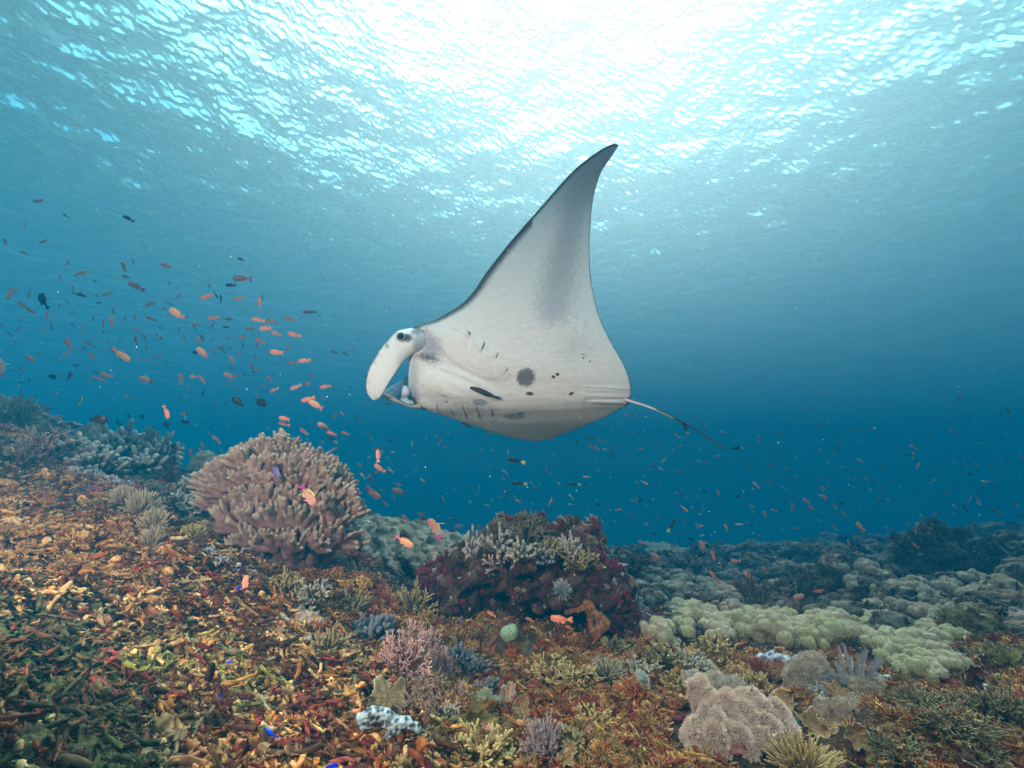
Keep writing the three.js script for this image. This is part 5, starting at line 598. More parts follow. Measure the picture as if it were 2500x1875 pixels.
school(400, 600, 0.2049, [[915, 160, 105, 155, 'd', 'grey fish topmost on the right side of the school'], [930, 388, 205, 180, 'p', 'dark purplish anthias with violet tail facing left, upper right of school'], [795, 468, 115, 180, 'p'], [540, 475, 55, 110, 'a'], [515, 608, 150, 197, 'a'], [680, 630, 100, 100, 'd'], [885, 628, 135, 190, 'a'], [1145, 680, 135, 108, 'd'], [1745, 790, 170, 180, 'w', 'grey striped wrasse alone between the school and the manta'], [580, 860, 130, 190, 'a'], [775, 875, 95, 180, 'a'], [1120, 880, 150, 170, 'a'], [1235, 895, 115, 180, 'a'], [1500, 875, 120, 175, 'a'], [1205, 985, 150, 180, 'a'], [1325, 1040, 130, 155, 'a'], [1550, 1060, 145, 165, 'a'], [1010, 995, 95, 180, 'a'], [745, 970, 90, 180, 'd'], [580, 945, 80, 240, 'a'], [395, 935, 100, 180, 'a'], [360, 965, 80, 120, 'd'], [935, 1088, 100, 160, 'a'], [1135, 1130, 130, 145, 'a'], [1110, 1195, 70, 80, 'a'], [415, 1125, 105, 125, 'a'], [450, 1085, 75, 115, 'd'], [245, 1098, 70, 110, 'a'], [185, 990, 60, 100, 'a'], [755, 1100, 55, 170, 'a'], [1485, 1215, 90, 230, 'a'], [1340, 1270, 170, 172, 'a', 'bright orange anthias facing left near the right end of the school'], [465, 1275, 200, 145, 'A', 'bright coral orange anthias with yellow tail in mid school'], [380, 1270, 80, 180, 'k', 'black damselfish half hidden behind a bright orange anthias'], [670, 1210, 80, 210, 'a'], [705, 1250, 70, 120, 'd'], [785, 1215, 60, 210, 'd'], [615, 1265, 70, 100, 'd'], [885, 1290, 80, 200, 'a'], [810, 1355, 110, 125, 'a'], [1085, 1325, 70, 140, 'd'], [1055, 1450, 135, 115, 'd', 'slim black fish with trailing tail pointing up in the school'], [1115, 1480, 80, 220, 'a'], [1530, 1395, 110, 178, 'a'], [1675, 1368, 145, 185, 'a'], [2155, 1280, 90, 150, 'd', 'small grey fish nearest the head of the manta'], [1755, 1540, 80, 150, 'a'], [1265, 1585, 85, 120, 'a'], [960, 1525, 55, 100, 'd'], [945, 1190, 55, 80, 'd'], [1285, 1345, 35, 120, 'a'], [1825, 1360, 45, 70, 'd'], [790, 1445, 60, 200, 'a']]);
school(0, 780, 0.2049, [[225, 115, 85, 220, 'a'], [520, 135, 90, 125, 'a'], [985, 150, 70, 100, 'a'], [815, 290, 150, 105, 'a', 'coral red anthias curled upward above the left crest'], [1065, 292, 115, 150, 'a'], [1285, 275, 70, 130, 'a'], [370, 470, 150, 145, 'a', 'vivid orange anthias near the left edge above the crest'], [20, 570, 230, 110, 'M', 'pink male anthias cut by the left edge of the picture'], [770, 428, 100, 60, 'a'], [1105, 440, 130, 130, 'a'], [1215, 375, 65, 90, 'a'], [1445, 420, 220, 322, 'A', 'large orange anthias diving to the right, in the left school'], [1620, 130, 90, 160, 'a'], [1720, 205, 80, 110, 'a'], [1620, 250, 110, 90, 'a'], [1870, 190, 75, 100, 'a'], [1925, 220, 80, 200, 'a'], [1745, 328, 70, 90, 'a'], [1645, 475, 60, 180, 'a'], [1760, 490, 75, 110, 'a'], [1875, 440, 95, 190, 'a'], [1915, 100, 55, 140, 'a'], [2140, 115, 50, 100, 'a'], [345, 715, 70, 310, 'b', 'small bright blue fish at the far left above the crest'], [620, 680, 115, 350, 'k', 'black damselfish facing right above the left crest'], [830, 670, 120, 60, 'p'], [1110, 690, 90, 200, 'a'], [1190, 712, 110, 160, 'a'], [1260, 665, 150, 165, 'a'], [1735, 715, 190, 165, 'M', 'pink and yellow male anthias with a tall white spine, left'], [2150, 705, 120, 105, 'a'], [465, 405, 60, 100, 'a'], [255, 605, 90, 80, 'a'], [170, 280, 60, 70, 'a'], [955, 965, 90, 75, 'y', 'blue fish with yellow tail pointing up over the skyline'], [1165, 1195, 210, 0, 'k', 'largest black damselfish, dark red, just above the skyline mound'], [665, 900, 70, 80, 'a'], [1490, 910, 50, 180, 'a'], [1985, 1105, 160, 285, 'a', 'slender orange anthias pointing down above the shaded hollow'], [1538, 1155, 65, 110, 'k'], [1690, 1160, 75, 115, 'k'], [1400, 1225, 60, 110, 'k'], [1430, 1260, 70, 90, 'k'], [1840, 1297, 65, 90, 'k'], [1995, 1258, 115, 145, 'k'], [855, 1360, 70, 120, 'k'], [2190, 1215, 70, 180, 'k'], [915, 545, 90, 180, 'd'], [220, 810, 60, 80, 'a']]);
school(400, 900, 0.2049, [[200, 125, 125, 100, 'a'], [355, 95, 115, 185, 'a'], [455, 125, 120, 130, 'a'], [775, 80, 150, 165, 'A', 'coral orange anthias facing left above two black damselfish'], [885, 85, 60, 170, 'a'], [290, 240, 70, 80, 'a'], [470, 285, 100, 60, 'd'], [780, 190, 60, 110, 'a'], [890, 230, 55, 180, 'a'], [1180, 215, 80, 180, 'a'], [1310, 255, 110, 205, 'a'], [1105, 315, 70, 140, 'a'], [1570, 220, 145, 200, 'a'], [1710, 178, 90, 190, 'a'], [1925, 215, 125, 190, 'a'], [885, 395, 165, 145, 'k', 'left of two black damselfish in open water above the finger coral'], [1180, 412, 170, 165, 'k', 'right of two black damselfish in open water above the finger coral'], [1720, 365, 160, 195, 'a'], [1810, 430, 190, 150, 'A', 'orange anthias with white snout right of the black damselfish'], [1440, 595, 150, 172, 'a'], [1430, 660, 125, 160, 'a'], [1420, 770, 160, 130, 'A', 'orange anthias hovering over the top of the finger coral'], [1670, 750, 110, 140, 'a'], [1910, 695, 180, 150, 'A', 'orange anthias leading the trio right of the finger coral top'], [2000, 770, 120, 165, 'a'], [1970, 830, 100, 150, 'd'], [2160, 770, 100, 165, 'a'], [265, 535, 90, 170, 'k'], [265, 635, 95, 165, 'k'], [310, 655, 70, 180, 'a'], [220, 550, 60, 180, 'a'], [625, 840, 110, 130, 'a'], [545, 770, 45, 150, 'a'], [460, 910, 80, 110, 'a'], [225, 920, 75, 100, 'a'], [320, 1010, 120, 105, 'a'], [625, 415, 60, 110, 'a'], [1880, 1000, 100, 240, 'a'], [2095, 1235, 60, 200, 'k'], [1330, 1200, 230, 305, 'U', 'violet blue anthias in front of the finger coral'], [1720, 1510, 290, 302, 'M', 'pink male anthias diving in front of the finger coral'], [110, 1215, 150, 290, 'g', 'pale grey pink fish left of the finger coral'], [775, 690, 50, 90, 'a'], [1880, 875, 60, 200, 'a'], [1715, 855, 45, 110, 'a'], [2040, 560, 80, 230, 'a'], [1900, 355, 60, 130, 'a']]);
school(400, 1040, 0.2532, [[1370, 890, 140, 345, 'a', 'bright orange anthias against the lower right of the finger coral'], [1830, 840, 120, 150, 'a', 'bright orange anthias at the right rim of the finger coral'], [1225, 1245, 120, 205, 'a', 'bright orange anthias under the skirt of the finger coral'], [295, 950, 70, 150, 'a'], [265, 265, 80, 100, 'a'], [975, 1220, 90, 120, 'a']]);
school(750, 1050, 0.2049, [[845, 305, 150, 95, 'a', 'orange red anthias upright right of the finger coral'], [860, 455, 150, 140, 'a'], [820, 505, 70, 220, 'a'], [770, 600, 110, 120, 'p', 'dark red anthias right of the finger coral'], [780, 750, 210, 325, 'A', 'pinkish orange anthias diving right, right of the finger coral'], [520, 840, 250, 338, 'M', 'pink anthias with purple tail at the right rim of the finger coral'], [1090, 730, 170, 165, 'M', 'deep bodied pink male anthias facing left in open water'], [575, 790, 90, 200, 'k'], [935, 875, 80, 310, 'a'], [890, 885, 60, 220, 'd'], [1170, 1050, 110, 130, 'a'], [1350, 1000, 85, 180, 'a'], [1525, 1165, 270, 118, 'M', 'large pink male anthias with purple tail over the grey folds'], [1450, 1205, 130, 165, 'k', 'black surgeonfish behind the large pink male anthias'], [1325, 1245, 120, 325, 'a'], [1160, 1330, 240, 332, 'A', 'orange pink anthias in front of the grey folds'], [1205, 1275, 55, 90, 'a'], [965, 1145, 60, 180, 'k'], [270, 95, 100, 155, 'd'], [170, 270, 95, 240, 'a'], [620, 410, 60, 150, 'a'], [1020, 262, 45, 180, 'a'], [1250, 165, 60, 90, 'a'], [1330, 1455, 100, 175, 'a'], [1490, 1490, 90, 100, 'a'], [1365, 1545, 100, 160, 'a'], [1585, 800, 60, 120, 'd'], [385, 500, 55, 200, 'k']]);
school(900, 1250, 0.2984, [[585, 720, 110, 205, 'a'], [960, 720, 100, 190, 'a'], [1005, 835, 80, 150, 'a'], [1545, 665, 90, 145, 'a'], [1550, 740, 70, 160, 'a'], [1640, 945, 70, 150, 'a'], [1870, 1195, 90, 235, 'g', 'pale pink anthias at the right foot of the outcrop'], [770, 905, 90, 140, 'U', 'small violet fish left of the green sea squirt'], [1570, 880, 170, 180, 'a', 'dim orange anthias under the right end of the outcrop'], [2055, 810, 60, 190, 'a'], [435, 390, 70, 180, 'a'], [600, 550, 70, 200, 'p', 'magenta fish left of the outcrop hollow'], [770, 530, 80, 100, 'a'], [520, 350, 70, 100, 'a'], [1465, 915, 55, 90, 'g'], [1490, 1010, 70, 100, 'g'], [1320, 880, 80, 160, 'a', 'vivid orange anthias right of the green sea squirt'], [1700, 1000, 70, 180, 'a']]);
school(1450, 1230, 0.2486, [[770, 205, 140, 55, 'x', 'dark yellow tailed wrasse slanting upward over the hazy flat'], [610, 515, 125, 150, 'A', 'larger orange anthias hovering over the left of the hazy flat'], [1065, 415, 120, 115, 'M', 'pale pink anthias pointing up over the hazy flat'], [1170, 505, 80, 100, 'a'], [1390, 560, 85, 175, 'a'], [1050, 500, 80, 200, 'k'], [1320, 490, 80, 210, 'k'], [960, 350, 55, 150, 'k'], [595, 295, 45, 150, 'k'], [1165, 695, 90, 130, 'a'], [1230, 770, 100, 130, 'a'], [1520, 710, 120, 140, 'A', 'pair forming orange anthias above the tall dark soft coral'], [1680, 645, 70, 110, 'a'], [1895, 570, 60, 90, 'e', 'yellow fish over the middle of the hazy flat'], [1970, 815, 105, 175, 'a'], [1920, 865, 75, 210, 'a'], [1995, 920, 150, 15, 'M', 'orange and violet male anthias right of the tall dark soft coral'], [1850, 970, 80, 145, 'a'], [1740, 905, 80, 180, 'a'], [1480, 855, 80, 190, 'a'], [1715, 830, 70, 200, 'a'], [900, 1050, 120, 345, 'z', 'purple red wrasse above the green cushions'], [875, 1150, 110, 165, 'a', 'vivid orange anthias resting over the green cushions'], [240, 1055, 80, 195, 'a'], [1300, 235, 75, 110, 'a'], [645, 130, 50, 150, 'd'], [470, 380, 70, 150, 'a'], [755, 495, 45, 150, 'a'], [2195, 860, 70, 180, 'a'], [2140, 40, 60, 130, 'a'], [1550, 25, 50, 150, 'a'], [1675, 100, 60, 120, 'a'], [1365, 210, 50, 180, 'd']]);
school(1950, 1200, 0.2486, [[600, 340, 110, 130, 'A', 'orange anthias with a white snout over the far reef edge, right'], [355, 355, 60, 130, 'a'], [800, 470, 70, 150, 'k', 'black fish over the far reef edge left of the big dark mound'], [120, 160, 60, 130, 'a'], [75, 95, 70, 140, 'a'], [355, 150, 60, 120, 'a'], [670, 785, 100, 105, 'a', 'orange anthias pointing up left of the big dark mound'], [390, 630, 100, 200, 'M', 'orange male anthias with yellow back over the far flat'], [260, 590, 65, 120, 'a'], [490, 500, 55, 100, 'a'], [1140, 525, 80, 140, 'a'], [1150, 330, 60, 60, 'a'], [205, 975, 90, 195, 'a'], [720, 910, 75, 130, 'a'], [770, 790, 60, 180, 'a'], [1040, 855, 50, 180, 'a'], [1440, 905, 65, 150, 'k', 'black fish at the foot of the big dark mound'], [330, 1355, 65, 200, 'e', 'yellow and black fish above the green cushions'], [415, 115, 50, 200, 'k'], [435, 210, 55, 130, 'a'], [880, 75, 40, 170, 'a'], [1335, 215, 45, 220, 'a'], [1900, 30, 55, 100, 'd'], [1775, 25, 45, 180, 'd'], [1630, 165, 80, 120, 'd'], [1320, 920, 60, 120, 'a'], [645, 1190, 50, 80, 'e', 'small yellow fish left among the tan cushions'], [710, 1320, 60, 80, 'e', 'small yellow green fish over the back of the green cushions'], [350, 1110, 60, 130, 'a'], [330, 1245, 80, 170, 'k', 'black fish at the back rim of the green cushions'], [1225, 1070, 40, 180, 'k']]);
school(1400, 950, 0.4973, [[550, 190, 60, 115, 'x', 'curved yellow tailed wrasse just under the manta tail'], [808, 290, 62, 178, 'x', 'yellow tailed wrasse at the tip of the manta tail'], [1217, 174, 26, 0, 'd'], [2140, 155, 26, 0, 'd'], [1945, 125, 22, 20, 'd'], [328, 545, 30, 170, 'k'], [122, 567, 24, 160, 'k'], [980, 457, 30, 130, 'd'], [806, 528, 22, 60, 'k'], [645, 505, 20, 150, 'k'], [1145, 545, 28, 150, 'a'], [1075, 577, 22, 160, 'a'], [1225, 487, 24, 150, 'a'], [1315, 560, 20, 0, 'k'], [710, 505, 28, 100, 'a'], [505, 510, 20, 140, 'a'], [940, 612, 26, 110, 'a'], [750, 680, 30, 110, 'a'], [1770, 445, 16, 90, 'a'], [1923, 585, 34, 120, 'd'], [1287, 578, 24, 120, 'a'], [1168, 580, 24, 130, 'a'], [90, 283, 34, 140, 'a'], [175, 290, 30, 120, 'd'], [190, 325, 28, 120, 'd'], [245, 205, 26, 140, 'd'], [155, 190, 24, 130, 'd'], [15, 260, 30, 110, 'd'], [485, 330, 22, 140, 'd']]);
for (const [x, y, l, a, k, t] of [[1260, 1124, 42, 168, 'x', 'highest of three dark wrasse below the manta'], [1267, 1180, 36, 176, 'x', 'lower left of three dark wrasse below the manta'], [1401, 1182, 32, 178, 'x', 'lower right of three dark wrasse below the manta'], [1138, 1037, 28, 155, 'd', 'slender dark fish touching the lower edge of the manta'], [947, 985, 20, 172, 'd', 'small slender dark fish below the curled head fin of the manta'], [2342, 972, 16, 100, 'a', 'tiny vivid red fish alone in the blue at the right'], [580, 1438, 30, 25, 'y', 'blue fish with yellow tail near an orange fish over the rubble'], [597, 1430, 44, 92, 'a', 'orange anthias upright over the rubble beside a blue fish'], [559, 1616, 17, 10, 'b', 'small bright blue fish over the lime green rubble'], [537, 1699, 18, 120, 'b', 'small bright blue fish above the sticks in mid rubble'], [663, 1792, 38, 145, 'b', 'bright blue fish over the lower rubble'], [803, 1873, 46, 5, 'y', 'bright blue fish cut by the bottom edge of the picture'], [230, 1191, 48, 352, 'z', 'purple red wrasse before the lilac corals on the left']]) fish(x, y, l, a, k, { label: t });
// remora on the belly
{ const p = at(1180, 957, 2.6), o = thing('remora', 'slender dark remora clinging to the white belly of the manta', 'fish', p), pts = [[1148, 946], [1158, 949], [1172, 954], [1188, 961], [1202, 966], [1211, 969.5]].map(([x, y]) => bellyAt(x, y, 0.008).sub(p)); part('body', paint(tube(pts, [0.006, 0.0125, 0.0155, 0.015, 0.009, 0.003], 10), (x, y, z) => { const k = 0.8 + 0.4 * n3(x * 60, y * 60, z * 60); return [0.05 * k, 0.052 * k, 0.055 * k]; }), VMs, o); const e = pts[5], f = pts[4]; part('tail_fin', paint(tube([f, e.clone().addScaledVector(e.clone().sub(f), 0.5)], [0.006, 0.010], 6), () => [0.04, 0.042, 0.045]), VMs, o); }
// the rest of the shoal, too many and too small to tell apart, and drifting specks
{
  const small = mergeGeometries(shoal.d[0].filter(([n]) => n === 'body' || n === 'tail_fin' || n === 'dorsal_fin').map(([, g]) => { const c = g.clone(); c.deleteAttribute('color'); return c; })), M = [], C = [];
  const bodies = [[0.05, 0.07, 0.07], [0.07, 0.09, 0.08], [0.10, 0.12, 0.09], [0.6, 0.2, 0.12], [0.42, 0.16, 0.09], [0.02, 0.03, 0.035], [0.3, 0.3, 0.28]];
  for (let i = 0; i < 780; i++) { const right = i < 620, x = right ? 700 + rnd() * 1820 : rnd() * 1000, y = right ? lerp(1010, 1330, Math.pow(rnd(), 0.8)) + (x - 1600) * -0.03 + Math.abs(gauss()) * -30 : lerp(650, 1090, rnd()) + x * 0.1; const h = hit(x, y, 0.9, 14); let d = rr(4, 9.5); if (h) d = Math.min(d, h.d - 0.15); if (d < 3.2) continue;
    const p = at(x, y, d), a = rnd() < 0.6 ? Math.PI - 0.5 + gauss() * 0.5 : rnd() * 6.28, X = camRight.clone().multiplyScalar(Math.cos(a)).addScaledVector(camUp, Math.sin(a)).addScaledVector(camBack, gauss() * 0.5).normalize(), Z = V().crossVectors(X, V(0.02, 1, 0)).normalize(), Y = V().crossVectors(Z, X), L = rr(0.04, 0.078); M.push(new THREE.Matrix4().makeBasis(X.multiplyScalar(L), Y.multiplyScalar(L), Z.multiplyScalar(L)).setPosition(p)); C.push(tint(pick(bodies), 0.2)); }
  stuff('distant_fish_school', small, new THREE.MeshPhysicalMaterial({ roughness: 0.5, side: THREE.DoubleSide }), M, C, scene, 'countless tiny fish scattered through the blue water above the reef', 'fish school');
  const fl = new THREE.IcosahedronGeometry(1, 0), N = []; for (let i = 0; i < 330; i++) { const x = rnd() * 2500, y = 320 + rnd() * 1100, d = rr(1.2, 5), p = at(x, y, d), g = ground(p.x, p.z); if (p.y < g + 0.05) continue; N.push(M4(p, new THREE.Quaternion().setFromEuler(new THREE.Euler(rnd() * 6, rnd() * 6, 0)), V(1, rr(1, 2.6), 1).multiplyScalar(d / F * rr(0.5, 1.25)))); }
  stuff('drifting_specks', fl, mat(0.75, 0.8, 0.8, 0.9), N, null, scene, 'pale specks of plankton drifting in the water', 'plankton');
}
// ---------------------------------------------------------------- rubble, sprigs and far lumps that cover the sea floor
const RIDGE_LINE = [[-400, 1060], [0, 1080], [160, 1150], [310, 1182], [400, 1270], [476, 1318], [628, 1400], [760, 1490], [900, 1610], [1000, 1730], [1130, 1875], [1200, 2000]];
const hue = (a, r, g, b) => a.map((c) => [c[0] * r, c[1] * g, c[2] * b]);
const leftOfRidge = (px, py) => { for (let i = 0; i < RIDGE_LINE.length - 1; i++) { const [a, b] = RIDGE_LINE[i], [c, d] = RIDGE_LINE[i + 1]; if (px >= a && px < c) return py - lerp(b, d, (px - a) / (c - a)); } return px < 0 ? 100 : -100; };
const RUBBLE = hue([[0.30, 0.145, 0.04], [0.22, 0.085, 0.028], [0.34, 0.21, 0.085], [0.15, 0.042, 0.022], [0.11, 0.028, 0.022], [0.30, 0.165, 0.085], [0.085, 0.042, 0.022], [0.22, 0.14, 0.06], [0.16, 0.066, 0.055], [0.42, 0.31, 0.18], [0.07, 0.022, 0.022], [0.13, 0.085, 0.03], [0.06, 0.04, 0.025], [0.05, 0.022, 0.014], [0.035, 0.02, 0.014], [0.06, 0.016, 0.016], [0.25, 0.20, 0.13], [0.04, 0.03, 0.012], [0.16, 0.045, 0.045], [0.13, 0.03, 0.035], [0.36, 0.27, 0.16], [0.30, 0.22, 0.13], [0.20, 0.14, 0.08], [0.15, 0.105, 0.06]], 1.1, 0.86, 0.62);
const MOSS_SHADE = [[0.055, 0.062, 0.02], [0.08, 0.06, 0.024], [0.045, 0.05, 0.02], [0.11, 0.07, 0.028], [0.10, 0.045, 0.022]], LIME = [[0.19, 0.155, 0.045], [0.28, 0.21, 0.10], [0.13, 0.115, 0.04], [0.20, 0.18, 0.04]];  // moss tones, also darkened to carry the shade of the unlit corner
const SPRIG = hue([[0.26, 0.18, 0.07], [0.19, 0.135, 0.055], [0.14, 0.105, 0.04], [0.30, 0.23, 0.12], [0.16, 0.062, 0.025], [0.11, 0.03, 0.022], [0.22, 0.15, 0.105], [0.09, 0.08, 0.035]], 1.3, 1.0, 0.75);
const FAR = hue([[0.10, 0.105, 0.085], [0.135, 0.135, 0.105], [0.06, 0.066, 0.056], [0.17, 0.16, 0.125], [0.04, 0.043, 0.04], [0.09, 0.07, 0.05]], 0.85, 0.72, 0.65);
const spot = () => { const a = (rnd() * 2 - 1) * 0.98, r = 0.75 * Math.pow(11, rnd()), x = Math.sin(a) * r, z = -Math.cos(a) * r; return [x, z, r]; };
const seen = (p) => { const q = px2(p); return q[0] > -250 && q[0] < 2750 && q[1] > 850 && q[1] < 2150 ? q : null; };
{
  const sets = sticks.map(() => [[], []]), big = []; let made = 0;
  const lump = [[], []], lumpG = rockGeo([[-0.4, 0, 0, 0.5, 0.4, 0, 0.2, 0.45], [0, 0.1, -0.4, 0.4, 0, 0.2, 0.3, 0.35]], 0.08, 0.08, [[0.5, 0.4, 0.4], [1, 0.9, 0.9], [1.4, 1.3, 1.2]], 0.24, 3), fuzz = [[], []], turf = bushGeo({ stems: 12, len: 0.7, rad: 0.045, depth: 0, kids: 0, spread: 0.5, bend: 0.2, taper: 0.7, shrink: 0.6, open: 0.95, base: [0.6, 0.55, 0.5], tip: [1.3, 1.3, 1.2] });
  for (let t = 0; t < 230000 && made < 66000; t++) {
    const [x, z, r] = spot(); if (r > 4.2 || !free(x, z)) continue; const p = V(x, ground(x, z), z), q = seen(p); if (!q) continue;
    const L = leftOfRidge(q[0], q[1]), rub = sstep(-60, 30, L); if (rnd() > 0.13 + 0.87 * rub) continue;
    const dark = 1 - sstep(0, 120, polyd(q[0], q[1], [[-100, 1590], [120, 1640], [235, 1800], [260, 1960]]) - 55), lime = 1 - sstep(30, 90, Math.min(polyd(q[0], q[1], [[470, 1600], [600, 1650], [640, 1740]]), polyd(q[0], q[1], [[340, 1620], [420, 1640]])));  // dark: corner area where moss and painted shade share the colour
    const c = rnd() < dark ? pick(MOSS_SHADE) : rnd() < lime * 0.4 ? pick(LIME) : rub < 0.5 ? pick(SPRIG) : pick(RUBBLE), n = gnormal(x, z), coarse = q[0] < 420 && q[1] < 1420;
    const pk = Math.floor((n3(x * 3.2, z * 3.2, 61) + 0.5 * n3(x * 8, z * 8, 62)) * 9 + 40), patchC = RUBBLE[((pk * 7) % RUBBLE.length + RUBBLE.length) % RUBBLE.length], c2 = coarse && rnd() < 0.4 ? pick([RUBBLE[2], RUBBLE[9], RUBBLE[0], RUBBLE[5]]) : rub > 0.5 && !MOSS_SHADE.includes(c) && !LIME.includes(c) && rnd() < 0.72 ? patchC : c, len = (coarse ? rr(0.008, 0.022) : 0.008 + 0.062 * rnd() ** 2.8) * (rub < 0.5 ? 0.85 : 1), dir = V(1, -0.35, 0.25).add(V(gauss(), gauss() * (coarse ? 0.8 : 0.35), gauss())).addScaledVector(n, coarse ? 0.6 : 0).normalize();
    const Q = new THREE.Quaternion().setFromUnitVectors(V(1, 0, 0), dir); Q.multiply(new THREE.Quaternion().setFromAxisAngle(V(1, 0, 0), rnd() * 6.28)); p.addScaledVector(n, rr(-0.006, 0.03));
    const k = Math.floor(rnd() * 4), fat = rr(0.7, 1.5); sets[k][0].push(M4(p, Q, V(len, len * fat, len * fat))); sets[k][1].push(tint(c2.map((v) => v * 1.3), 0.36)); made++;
    if (rnd() < (coarse ? 0.55 : 0.3)) { fuzz[0].push(M4(p.clone(), quatUp(n.clone().add(V(gauss() * 0.3, 0.2, gauss() * 0.3)).normalize(), rnd() * 6), rr(0.007, 0.02))); fuzz[1].push(tint(c2.map((v) => v * 1.15), 0.35)); }
    if (rub > 0.4 && rnd() < 0.05) { lump[0].push(M4(p.clone().addScaledVector(n, -0.01), quatUp(n, rnd() * 6), V(rr(0.012, 0.036), rr(0.01, 0.026), rr(0.012, 0.036)))); lump[1].push(tint(c2.map((v) => v * 1.1), 0.3)); }
    if (rub > 0.6 && L > 20 && r < 2.6 && rnd() < 0.022 && big.length < 280) { const l2 = rr(0.06, 0.125); big.push([k, p.clone().addScaledVector(n, 0.012), Q, V(l2, l2 * rr(0.6, 1), l2 * rr(0.6, 1)), dark > 0.6 ? 3 : Math.floor(rnd() * 3), c]); }
  }
  const ivory = new THREE.MeshPhysicalMaterial({ vertexColors: true, roughness: 0.9, specularIntensity: 0.35 });
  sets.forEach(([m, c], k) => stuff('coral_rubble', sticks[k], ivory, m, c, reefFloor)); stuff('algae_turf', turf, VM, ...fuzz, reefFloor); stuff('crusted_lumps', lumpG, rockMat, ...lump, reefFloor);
  const mats = RUBBLE.concat(MOSS_SHADE, LIME).map((c) => new THREE.MeshPhysicalMaterial({ color: col(...c.map((v) => v * 1.1)), vertexColors: true, roughness: 0.9, specularIntensity: 0.35 }));
  const all = RUBBLE.concat(MOSS_SHADE, LIME); big.forEach(([k, p, q, s, , c]) => { const m = part('coral_fragment', sticks[k], mats[all.indexOf(c)] || mats[0], reefFloor); m.position.copy(p); m.quaternion.copy(q); m.scale.copy(s); });
}
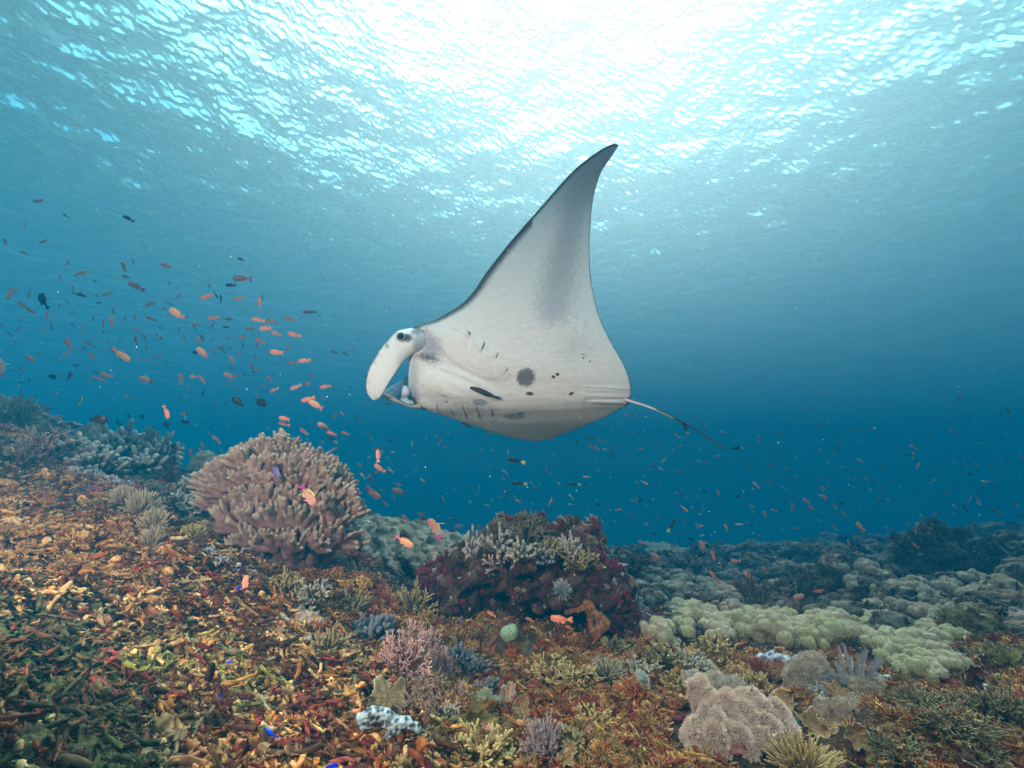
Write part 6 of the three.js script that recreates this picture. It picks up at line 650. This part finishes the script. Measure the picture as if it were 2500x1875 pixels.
{ // sprigs of branching coral and algae between the colonies
  const kinds = [{ stems: 9, len: 0.5, rad: 0.05, depth: 1, kids: 4, spread: 0.5, bend: 0.1, taper: 0.75, shrink: 0.6, open: 0.9 }, { stems: 16, len: 0.75, rad: 0.035, depth: 0, kids: 0, spread: 0.5, bend: 0.16, taper: 0.8, shrink: 0.6, open: 0.95 }, { stems: 7, len: 0.45, rad: 0.09, depth: 1, kids: 3, spread: 0.6, bend: 0.1, taper: 0.8, shrink: 0.55, open: 0.95 }];
  const geos = kinds.map((k) => bushGeo({ ...k, base: [0.6, 0.55, 0.55], tip: [1.35, 1.35, 1.3], sides: 4 })); geos.push(rockGeo([[-0.4, 0, 0, 0.5, 0.4, 0, 0.2, 0.45], [0, 0.1, -0.4, 0.4, 0, 0.2, 0.3, 0.35]], 0.09, 0.1, [[0.6, 0.5, 0.5], [1, 0.9, 0.9], [1.3, 1.3, 1.2]], 0.2, 2.6)); const sets = geos.map(() => [[], []]); let n = 0;
  for (let t = 0; t < 90000 && n < 15000; t++) {
    const [x, z, r] = spot(); if (!free(x, z)) continue; const p = V(x, ground(x, z), z), q = seen(p); if (!q) continue; const L = leftOfRidge(q[0], q[1]); if (L > -10 && rnd() > (q[0] < 420 && q[1] < 1420 ? 0.35 : 0.06)) continue; if (r > 4.6) continue;
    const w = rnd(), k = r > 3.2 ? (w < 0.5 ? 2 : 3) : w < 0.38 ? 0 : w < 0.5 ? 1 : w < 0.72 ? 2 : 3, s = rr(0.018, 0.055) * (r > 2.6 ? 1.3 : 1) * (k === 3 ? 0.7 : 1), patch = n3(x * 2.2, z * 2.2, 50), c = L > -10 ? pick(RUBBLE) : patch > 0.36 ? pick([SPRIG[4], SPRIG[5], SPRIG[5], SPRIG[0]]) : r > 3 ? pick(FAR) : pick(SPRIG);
    sets[k][0].push(M4(p.addScaledVector(V(0, 1, 0), -0.006), quatUp(gnormal(x, z).add(V(gauss() * 0.25, 0.4, gauss() * 0.25)).normalize(), rnd() * 6.28), s)); sets[k][1].push(tint(c, 0.25)); n++;
  }
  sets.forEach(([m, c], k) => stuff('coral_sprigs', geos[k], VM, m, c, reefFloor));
}
{ // the reef flat farther off: mounds, lobes and bushes that run together in the haze
  const geos = [cushion(1), cushion(2), bushGeo({ stems: 30, len: 0.55, rad: 0.06, depth: 1, kids: 6, spread: 0.7, bend: 0.12, taper: 0.8, shrink: 0.5, open: 0.99, base: [0.7, 0.7, 0.7], tip: [1.2, 1.2, 1.2] }), rockGeo([[-0.5, 0, 0, 0.5, 0.3, 0.1, 0.2, 0.6], [0.3, 0, -0.4, 0.4, 0, 0.3, 0.3, 0.4]], 0.08, 0.1, [[0.7, 0.7, 0.7], [1, 1, 0.95], [1.3, 1.2, 1.1]], 0.16, 2.2)], sets = geos.map(() => [[], []]);
  for (let i = 0; i < 13000; i++) { const a = (rnd() * 2 - 1) * 0.95, r = 3.6 * Math.pow(8.5, Math.pow(rnd(), 1.0)), x = Math.sin(a) * r, z = -Math.cos(a) * r, p = V(x, ground(x, z), z); if (!seen(p)) continue; const q = px2(p); if (leftOfRidge(q[0], q[1]) > 0 && q[0] < 800) continue; if (q[0] < 900 && q[2] < 4.7) continue; if (q[0] > 1130 && q[0] < 1560 && q[2] < 4.6) continue; if (Math.hypot(x - 0.2, z + 3) < 1.2) continue;
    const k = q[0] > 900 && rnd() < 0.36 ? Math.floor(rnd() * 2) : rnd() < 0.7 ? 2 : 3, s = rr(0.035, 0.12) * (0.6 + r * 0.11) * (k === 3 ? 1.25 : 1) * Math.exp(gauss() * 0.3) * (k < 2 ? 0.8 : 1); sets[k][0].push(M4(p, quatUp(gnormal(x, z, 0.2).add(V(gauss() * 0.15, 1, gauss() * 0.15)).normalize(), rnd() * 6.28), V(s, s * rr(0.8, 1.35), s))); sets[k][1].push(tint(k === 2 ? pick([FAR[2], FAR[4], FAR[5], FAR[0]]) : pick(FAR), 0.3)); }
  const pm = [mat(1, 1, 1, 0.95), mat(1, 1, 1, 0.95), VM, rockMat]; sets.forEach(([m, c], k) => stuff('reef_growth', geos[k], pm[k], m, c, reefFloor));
}
renderer.render(scene, camera);
